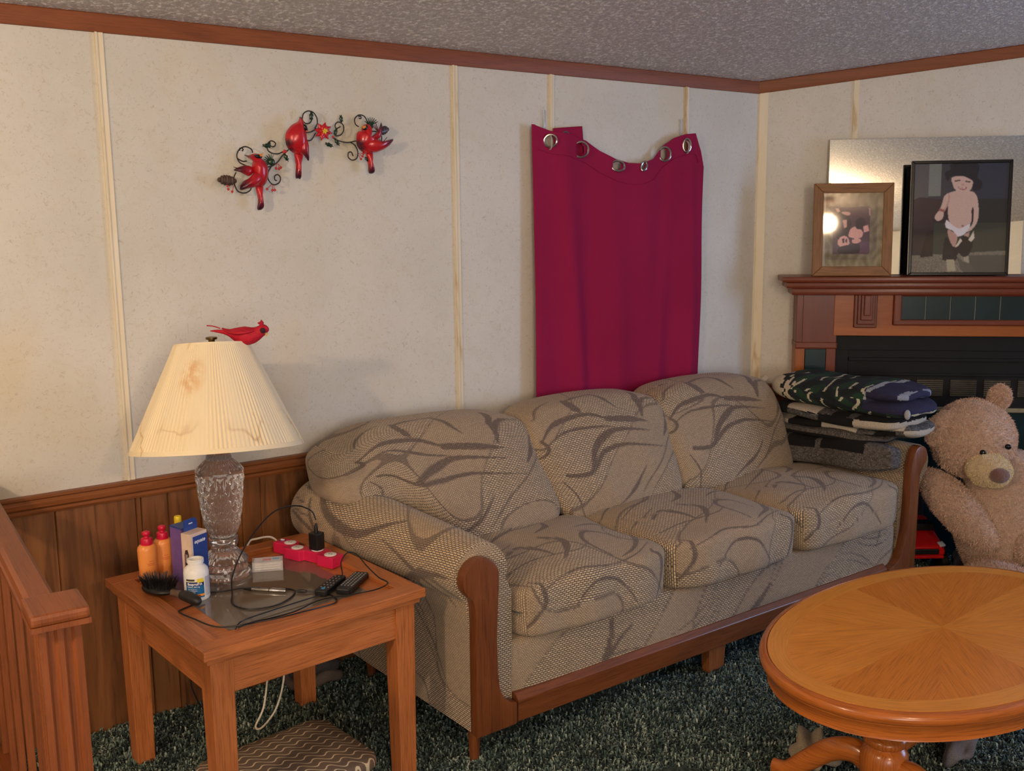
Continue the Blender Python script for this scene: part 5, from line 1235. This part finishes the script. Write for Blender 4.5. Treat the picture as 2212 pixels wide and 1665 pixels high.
b = MB(); pth = [(.865, -.775, .5535), (.90, -.735, .554), (1.00, -.715, .555), (1.10, -.700, .555), (1.16, -.690, .555), (1.19, -.668, .563), (1.222, -.66, .580), (1.240, -.62, .605), (1.275, -.590, .618), (1.300, -.600, .612), (1.305, -.650, .59), (1.315, -.70, .568), (1.320, -.745, .563), (1.27, -.77, .563), (1.20, -.745, .556), (1.12, -.730, .556), (1.02, -.770, .558), (.90, -.785, .5645), (.868, -.78, .560)]
b.tube(catmull(pth, 8), .0018, 8); b.build('cable', bk, k2, world=True)
# remotes
def remote(name, label, x, y, rz, L, W_, btn, rows, cols, z=0.0):
    r = thing(name, label, 'remote control', (x, y, TZ + z), rz)
    b = MB(); b.prism([(-L / 2, -W_ * .40), (-L / 2 + .006, -W_ / 2), (L / 2 - .008, -W_ / 2), (L / 2, -W_ * .4), (L / 2, W_ * .4), (L / 2 - .008, W_ / 2), (-L / 2 + .006, W_ / 2), (-L / 2, W_ * .40)], .002, .018, 'z', bev=.003); b.build('remote_body', bk, r, smooth=False)
    for i in range(rows):
        for j in range(cols):
            b = MB(); b.box((-L / 2 + .030 + i * (L - .045) / max(1, rows - 1), (j - (cols - 1) / 2) * W_ / (cols + .4), .0186), btn, bev=.0005); b.build('button', plain('button_grey', (150, 150, 150), .5) if i == 0 and j == 0 else bpy.data.materials['button_grey'], r, smooth=False)
    return r
ra = remote('slim_remote', 'slim tapered black remote with a round blue button, left of the other remote', 1.190, -.652, math.radians(37), .132, .036, (.0045, .0032, .0010), 6, 3)
b = MB(); b.lathe([(0, .0182), (.0055, .0182), (.0055, .0192), (0, .0192)], 20, (-.046, 0, 0)); b.build('blue_button', plain('blue_led', (60, 150, 200), .4), ra)
remote('keypad_remote', 'black remote covered in rows of pale printed keys, right of the slim one', 1.248, -.672, math.radians(40), .145, .044, (.0050, .0045, .0010), 10, 4)
# ================================================================== under the table
fs = thing('footstool', 'low padded foot cushion in brown fabric with cream wavy lines under the end table', 'footstool', (1.045, -.625, 0), math.radians(6))
def m_wavy():
    t = NT('wavy_fabric'); uv = t.coord('UV'); sp = t.n('ShaderNodeSeparateXYZ'); t.link(uv, sp.inputs[0]); x, y = sp.outputs[0], sp.outputs[1]
    sx = t.math('MULTIPLY', t.math('SINE', t.math('MULTIPLY', t.math('ADD', x, t.math('MULTIPLY', y, .25)), 2 * PI / .052)), .0088)
    v = t.math('ADD', t.math('ADD', y, sx), t.math('MULTIPLY', x, .35)); fr_ = t.math('FRACT', t.math('DIVIDE', v, .0250)); d = t.math('ABSOLUTE', t.math('SUBTRACT', fr_, .5)); k = t.vramp(d, .43, .40, 1, 0)
    k = t.vramp(d, .40, .44, 0, 1)
    n = t.noise(uv, 700, 2); base = t.mix(n, (100, 84, 72), (128, 110, 96)); t.base(t.mix(k, base, (226, 210, 176))); t.bump(n, .2, .001); t.set(Roughness=.85); return t.m
WV = m_wavy()
rad = .05; P = []
for (sx, sy, a0) in ((1, 1, 0), (-1, 1, 90), (-1, -1, 180), (1, -1, 270)):
    for q in range(7): a = math.radians(a0 + q * 15); P.append((sx * (.215 - rad) + rad * math.cos(a), sy * (.165 - rad) + rad * math.sin(a)))
b = MB(); n = len(P); V = []; 
lev = [(.90, .030), (.97, .032), (1.0, .038), (1.0, .052), (.985, .062), (.95, .067), (.7, .073), (.35, .075)]
for k_, z in lev: V += [(p[0] * k_, p[1] * k_, z) for p in P]
F = [[r_ * n + i, r_ * n + (i + 1) % n, (r_ + 1) * n + (i + 1) % n, (r_ + 1) * n + i] for r_ in range(len(lev) - 1) for i in range(n)] + [[(len(lev) - 1) * n + i for i in range(n)], [i for i in range(n)][::-1]]
b.add(V, F, None, [[(V[q][0], V[q][1]) for q in f] for f in F]); b.build('cushion', WV, fs, angle=1.0)
b = MB(); b.box((0, 0, .020), (.34, .27, .024), bev=.003); b.build('stool_base', MAT['black'], fs, smooth=False)
bd = thing('folded_bedding', 'crumpled grey blanket bundle pushed against the panelling behind the end table', 'blanket', (1.37, -.10, 0), 0)
b = MB(); g = random.Random(4)
for q, (w_, d, z) in enumerate(((.20, .13, .030), (.18, .12, .072))):
    Q, F, FC = lattice((22, 14, 6)); nn = (np.abs(Q) ** 4).sum(1) ** .25; Pn = Q / nn[:, None]; X = Pn * np.array([w_ / 2, d / 2, .025]) + np.array([0, 0, z]); X[:, 2] += .006 * np.sin(X[:, 0] * 50 + q) + .004 * np.sin(X[:, 1] * 70); b.col = ((120, 104, 92), (84, 78, 78))[q % 2]; b.add(X, F)
    b.build('folded_layer', MAT['cloth'], bd, angle=None); b = MB()

dc = thing('dangling_cable', 'thin black cable hanging down behind the end table to the carpet', 'cable', (.97, -.12, 0))
b = MB(); b.tube(catmull([(.93, -.12, .50), (.945, -.11, .36), (.955, -.12, .22), (.95, -.13, .12), (.975, -.20, .045), (1.02, -.28, .020)], 6), .0022, 6); b.build('cable', bk, dc, world=True)
# ================================================================== fixtures (out of the frame, seen in the mirror)
for i, (x, y, zb) in enumerate(((-1.15, -2.05, 2.02), (.62, -4.6, 2.22))):
    f_ = thing('ceiling_light', ('hanging ceiling lamp holder at the left of the room', 'hanging ceiling lamp holder further back whose glow shows in the mirror')[i], 'ceiling light', (x, y, ceil_z(y)))
    b = MB(); top = 0.0; bz = zb - ceil_z(y); b.lathe([(0, -.03), (.06, -.03), (.07, -.012), (.07, -.004), (0, -.004)], 24); b.tube([(0, 0, -.03), (0, 0, bz + .09)], .008, 8); b.build('canopy', MAT['rail'], f_)
    b = MB(); b.lathe([(0, bz + .09), (.02, bz + .09), (.03, bz + .075), (.0, bz + .075)], 20); b.build('lamp_holder', MAT['rail'], f_)
# ================================================================== blankets stacked on the right arm
def cloth_slab(name, parent, mat, x0, x1, y0, y1, z0, z1, colf, n=(40, 90, 14), power=(3.2), sag=None, layers=1, seed=0):
    """one fold of a blanket: a rounded slab running along the arm (y)"""
    Q, F, FC = lattice(n); nn = (np.abs(Q) ** power).sum(1) ** (1 / power); P = Q / nn[:, None]
    # long ends stay full so that the fold reads as a roll
    x = (x0 + x1) / 2 + P[:, 0] * (x1 - x0) / 2; y = (y0 + y1) / 2 + np.sign(Q[:, 1]) * np.abs(P[:, 1]) ** .8 * (y1 - y0) / 2; z = (z0 + z1) / 2 + P[:, 2] * (z1 - z0) / 2
    z = z + .006 * np.sin(y * 17 + seed) * (1 + P[:, 2]) / 2 + .004 * np.sin(x * 40 + y * 9 + seed); x = x + .006 * np.sin(y * 13 + seed * 2)
    if sag: dz, dx = sag(x, y, P); z = z + dz; x = x + dx
    b = MB(); V = np.c_[x, y, z]; b.V = [tuple(v) for v in V]; b.F = F; b.M = [0] * len(F); b.UV = [None] * len(F)
    for f, fc in zip(F, FC):
        c = np.mean([Q[k] for k in f], axis=0); w_ = np.mean([V[k] for k in f], axis=0); b.C.append(colf(c, w_, fc))
    o = b.build(name, mat, parent, world=True, angle=None)
    return o
FL = MAT['cloth']; g7 = random.Random(9)
def blk(a, b_, s): return math.sin(math.floor(a) * 12.9898 + math.floor(b_) * 78.233 + s) * 43758.5453 % 1
bl1 = thing('camouflage_blanket', 'folded navy, dark green and cream camouflage fleece blanket, topmost on the sofa arm', 'blanket', (3.66, -.52, .78), 0, 'folded blankets on the right sofa arm')
def c_top(c, w_, fc):
    x, y, z = w_; s = (y + .24) / -.70
    if s > .80 and z > .80 - .0: return (50, 48, 84) if not (.90 < s < .93 and .84 < z < .87) else (170, 175, 190)
    if s > .72 and z > .79: return (50, 48, 84) if blk(s * 30, z * 30, 1) > .06 else (190, 200, 205)
    if s < .235 + .02 * math.sin(z * 90) and z < .880: return (232, 220, 194) if not (s > .15 and blk(s * 60, z * 60, 4) > .6) else (30, 42, 38)
    ph = s * 10.5 + .25 * math.sin(z * 60 + s * 8) + (.35 if z > .835 else 0); fq = ph % 1
    if fq < .17 and (math.sin(z * 75 + math.floor(ph) * 2.3) > -.45) and z < .887: return (230, 226, 194)
    n = math.sin(s * 31 + math.sin(z * 47) * 2) * math.sin(z * 63 + s * 11)
    return (36, 74, 54) if n > .25 else ((34, 44, 54) if n > -.4 else (24, 38, 34))
cloth_slab('rolled_fold', bl1, FL, 3.475, 3.82, -.80, -.235, .765, .888, c_top, (34, 150, 34), 2.7, seed=1)
cloth_slab('upper_end', bl1, FL, 3.51, 3.82, -.90, -.50, .825, .886, c_top, (24, 60, 16), 2.8, seed=1)
cloth_slab('lower_end', bl1, FL, 3.50, 3.82, -.935, -.50, .765, .835, c_top, (24, 60, 18), 2.8, seed=2)
b = MB(); b.col = (226, 214, 190); b.tube(catmull([(3.50, -.235, .795), (3.515, -.215, .83), (3.54, -.225, .86)], 5), .016, 10); b.build('rolled_edge', FL, bl1, world=True)
b = MB(); b.col = (205, 205, 210); b.ball((3.53, -.928, .795), (.012, .012, .020)); b.build('rolled_edge', FL, bl1, world=True)
bl2 = thing('pixel_camouflage_blanket', 'folded black, grey and white block camouflage blanket, middle of the stack on the sofa arm', 'blanket', (3.66, -.52, .70), 0, 'folded blankets on the right sofa arm')
def c_mid(c, w_, fc):
    x, y, z = w_; a = y * 14 + .5 * math.floor(z * 55); v = blk(a, z * 55, 2.2); v2 = blk(y * 6 + .3, z * 28, 5.1)
    if v2 > .66: return (214, 204, 186)
    if v2 < .38 or v > .75: return (12, 12, 14)
    k = g7.gauss(86, 17); return (k + 12, k + 10, k + 8)
cloth_slab('upper_fold', bl2, FL, 3.48, 3.83, -.88, -.25, .708, .768, c_mid, (34, 130, 14), 3.4, seed=3)
cloth_slab('hanging_fold', bl2, FL, 3.56, 3.81, -.915, -.60, .675, .735, c_mid, (34, 60, 14), 3.0, seed=4)
cloth_slab('lower_fold', bl2, FL, 3.50, 3.82, -.82, -.26, .672, .716, c_mid, (34, 100, 10), 3.4, seed=5)
bl3 = thing('striped_blanket', 'grey blanket with black bands draped over the inner sofa arm, lowest of the stack', 'blanket', (3.64, -.52, .6), 0, 'folded blankets on the right sofa arm')
def c_low(s0):
    def f(c, w_, fc):
        x, y, z = w_; k = g7.gauss(92, 16)
        if s0 == 0: return (10, 10, 12) if c[2] < -.15 else (k + 8, k + 2, k - 4)
        if s0 == 1:
            if y > -.36: return (10, 10, 12) if math.floor(y * 34) % 2 else (k - 8, k - 8, k - 8)
            return (12, 12, 14) if (c[2] > .28 and -.78 < y < -.40 and not (-.56 < y < -.53)) else (k + 10, k + 4, k)
        return (12, 12, 13)
    return f
cloth_slab('upper_fold', bl3, FL, 3.475, 3.83, -.80, -.265, .642, .692, c_low(0), (30, 110, 14), 3.6, seed=6)
def drape(x, y, P):
    k = np.clip((-y - .3) / .55, 0, 1); return .030 * k - .012, .012 * np.sin(y * 20)
cloth_slab('draped_fold', bl3, FL, 3.478, 3.585, -.885, -.30, .528, .648, c_low(1), (16, 110, 24), 4.5, drape, seed=7)
# ================================================================== giant teddy bear
BR = math.radians(-61)
bear = thing('teddy_bear', 'giant light brown plush teddy bear sitting on the floor before the fireplace', 'teddy bear', (4.05, -.98, 0), BR)
def m_plush(name, c1, c2):
    t = NT(name); ob = t.coord('Object'); a = t.noise(ob, 95, 4, .7, .8); b_ = t.noise(ob, 6, 3); c = t.mix(t.vramp(a, .3, .7), c1, c2); c = t.mix(t.vramp(b_, .35, .7, 0, .3), c, tuple(v * .88 for v in c1))
    t.base(c); t.bump(a, 1.0, .010); t.set(Roughness=.95); t.b.inputs['Sheen Weight'].default_value = .5; t.b.inputs['Sheen Roughness'].default_value = .6; return t.m
PL = m_plush('tan_plush', (196, 160, 134), (228, 194, 168)); PM = m_plush('cream_plush', (212, 184, 142), (232, 208, 168))
FUR = painted('plush_fibre', .95)
def plush(name, c, r, rot=None, mat=PL, warp=None, fur=0, tint=(228, 194, 170), seed=1, fl=.010):
    b = MB(); b.ball((0, 0, 0), r, 44, 30); V = np.array(b.V); n = V / np.array(r) ** 2; n /= np.linalg.norm(n, axis=1)[:, None]
    if warp: V = warp(V)
    V = V + n * (.0030 * np.sin(V[:, :1] * 70 + seed) * np.sin(V[:, 1:2] * 64) * np.cos(V[:, 2:] * 58))
    R_ = np.array(rot) if rot is not None else np.eye(3); V = V @ R_.T + np.array(c); b.V = [tuple(v) for v in V]; o = b.build(name, mat, bear, angle=None)
    if fur:
        g = np.random.default_rng(seed); me = o.data; nf = len(me.polygons); ar = np.zeros(nf); me.polygons.foreach_get('area', ar); cen = np.zeros(nf * 3); me.polygons.foreach_get('center', cen); cen = cen.reshape(-1, 3); nr_ = np.zeros(nf * 3); me.polygons.foreach_get('normal', nr_); nr_ = nr_.reshape(-1, 3)
        k = g.choice(nf, fur, p=ar / ar.sum()); sz = np.sqrt(ar[k])[:, None]; P = cen[k] + g.normal(0, .45, (fur, 3)) * sz; P -= nr_[k] * ((P - cen[k]) * nr_[k]).sum(1)[:, None]
        d = nr_[k] + g.normal(0, .55, (fur, 3)) + np.array([0, 0, -.35]); d /= np.linalg.norm(d, axis=1)[:, None]; L = g.uniform(.5, 1.2, (fur, 1)) * fl; sd = np.cross(d, g.normal(0, 1, (fur, 3))); sd /= np.linalg.norm(sd, axis=1)[:, None] + 1e-9; w_ = .0011
        curl = g.normal(0, .5, (fur, 3)) * L
        VV = np.stack([P - sd * w_ - nr_[k] * .002, P + sd * w_ - nr_[k] * .002, P + d * L * .6 + sd * w_ * .8 , P + d * L * .6 - sd * w_ * .8, P + d * L * .8 + curl * .6], 1).reshape(-1, 3)
        fb_ = MB(); base = np.arange(fur) * 5; F = [[int(q), int(q) + 1, int(q) + 2, int(q) + 3] for q in base] + [[int(q) + 3, int(q) + 2, int(q) + 4] for q in base]
        sh_ = g.uniform(.84, 1.12, fur); C = [tuple(min(255, t_ * s_) for t_ in tint) for s_ in sh_]; fb_.add(VV, F, C + C); fo = fb_.build(name + '_fur', FUR, o, smooth=True, angle=None); fo['kind'] = 'stuff'
    return o
def zdir(x, y, z): return np.array(Vector((x, y, z)).to_track_quat('Z', 'Y').to_matrix())
def lean(V): V = V.copy(); V[:, 0] += .0 * V[:, 2]; return V
def headw(V):
    V = V.copy(); k = np.clip(-V[:, 2] / .17, 0, 1); V[:, 0] *= 1 + .08 * k; return V
def bodyw(V):
    V = V.copy(); k = V[:, 2] / .30; V[:, 0] *= 1 - .06 * np.clip(k, -1, 1); V[:, 1] *= 1 - .12 * np.clip(k, -1, 1); return V
plush('body', (.095, .03, .295), (.21, .19, .295), None, PL, bodyw, 26000, seed=2)
hd = plush('head', (-.060, -.01, .635), (.164, .160, .166), euler(.15, .05, 0), PL, headw, 24000, seed=3)
plush('muzzle', (.006, -.150, .540), (.088, .075, .070), euler(.2, .15, .15), PM, None, 8000, (246, 220, 172), 4, .006)
plush('ear', (-.178, -.108, .688), (.060, .030, .080), euler(.1, .62, .45), PL, None, 5000, seed=5)
plush('ear', (.030, .020, .812), (.044, .028, .052), euler(0, .25, -.2), PL, None, 4000, seed=6)
plush('arm', (-.098, -.110, .352), (.084, .082, .212), zdir(-.24, .10, .215), PL, None, 18000, seed=7)
plush('arm', (.222, -.03, .40), (.075, .085, .190), euler(.1, .22, 0), PL, None, 8000, seed=8)
plush('paw', (.20, -.14, .225), (.085, .08, .085), None, PL, None, 6000, seed=12)
plush('leg', (.09, -.27, .100), (.10, .20, .092), euler(0, 0, .75), PL, None, 12000, (208, 170, 146), seed=9)
plush('leg', (.24, -.20, .100), (.10, .20, .095), euler(0, 0, .2), PL, None, 6000, seed=10)
b = MB(); b.ball((0, 0, 0), (.038, .020, .031), 20, 14); V = np.array(b.V) @ euler(.15, .1, .35).T + np.array((.046, -.224, .536)); b.V = [tuple(v) for v in V]; b.build('nose', m_plush('brown_felt', (108, 58, 40), (130, 76, 54)), bear)
for p in ((-.020, -.168, .612), (.070, -.150, .640)):
    b = MB(); b.ball(p, (.0125, .008, .0115), 16, 10); b.build('eye', plain('black_glass_bead', (10, 9, 9), .08), bear)
# ================================================================== toys between the sofa and the bear
tc = thing('toy_car', 'red toy car with dark grey cab and black grille between sofa and bear', 'toy car', (4.03, -.665, .0), math.radians(235))
rp = plain('red_gloss_plastic', (206, 26, 30), .2, vary=3); b = MB()
b.prism([(.075, .055), (.110, .070), (.118, .095), (.095, .125), (.055, .150), (.02, .165), (-.12, .170), (-.26, .150), (-.27, .08), (-.26, .055)], -.085, .085, 'y', bev=.012) if False else None
def carsec(x, w_, z0, z1): return [(x, -w_, z0), (x, -w_ * 1.0, (z0 + z1) / 2), (x, -w_ * .72, z1), (x, w_ * .72, z1), (x, w_, (z0 + z1) / 2), (x, w_, z0)]
secs = [(-.10, .085, .10, .205), (-.05, .095, .09, .228), (.0, .092, .09, .225), (.07, .095, .09, .190), (.13, .094, .095, .165), (.165, .080, .105, .145)]
V = [p for s_ in secs for p in carsec(*s_)]; F = [[a * 6 + i, a * 6 + (i + 1) % 6, (a + 1) * 6 + (i + 1) % 6, (a + 1) * 6 + i] for a in range(5) for i in range(6)] + [[0, 1, 2, 3, 4, 5][::-1], [30, 31, 32, 33, 34, 35]]
b.add(V, F); o = b.build('car_body', rp, tc, angle=.6); md = o.modifiers.new('bev', 'BEVEL'); md.width = .008; md.segments = 3
b = MB(); b.box((.166, 0, .122), (.012, .105, .024), bev=.004); b.build('grille', MAT['black'], tc, smooth=False)
b = MB(); b.box((.155, 0, .098), (.03, .15, .014), bev=.004); b.build('bumper', rp, tc, smooth=False)
b = MB(); b.prism([(.02, -.062), (.085, -.070), (.085, .070), (.02, .062)], .190, .222, 'z', bev=.004); b.build('windscreen', MAT['black'], tc, smooth=False)
for s in (-1, 1):
    b = MB(); b.box((.152, s * .068, .150), (.026, .028, .010), rot=euler(0, .5, s * .4), bev=.003); b.build('headlight', plain('headlight', (196, 204, 220), .12), tc, smooth=False)
    for x in (-.07, .105): b = MB(); b.lathe([(0, -.018), (.048, -.018), (.056, -.012), (.056, .012), (.048, .018), (0, .018)], 24, (x, s * .090, .056), euler(PI / 2)); b.build('wheel', MAT['black'], tc)
b = MB(); b.box((-.065, 0, .270), (.075, .13, .115), taper=1.0, bev=.012); b.build('cab', plain('dark_grey_plastic', (54, 54, 62), .45), tc, smooth=False)
b = MB(); b.box((-.068, 0, .338), (.06, .15, .018), bev=.004); b.build('rear_wing', rp, tc, smooth=False)
tw = None

# crumpled cloths on the floor under the coffee table
for (nm, lab, x, y, s, colr, sd) in (('fabric_bundle', 'dark blue grey cloth bundle on the floor between toy car and bear leg', 4.125, -.865, (.05, .04, .065), (66, 72, 88), 8), ('crumpled_cloth', 'crumpled pale cream cloth on the carpet left of the coffee table pedestal', 2.30, -1.46, (.085, .06, .035), (190, 176, 150), 3), ('grey_sock', 'soft grey cloth lying on the carpet right of the coffee table pedestal', 2.66, -1.70, (.10, .045, .030), (140, 136, 142), 5)):
    t_ = thing(nm, lab, 'cloth', (x, y, 0), .4); Q, F, FC = lattice((26, 20, 10)); nn = (np.abs(Q) ** 2.6).sum(1) ** (1 / 2.6); P = Q / nn[:, None]; X = P * np.array(s) + np.array([0, 0, s[2] + .012]); g = np.random.default_rng(sd)
    for _ in range(5): d = g.normal(0, .8, 3); ph = g.uniform(0, 6); X += P * (.006 * np.sin(P @ d * 3.0 + ph))[:, None]
    b = MB(); b.col = colr; b.add(X, F); b.build('fabric', FL, t_, angle=None)
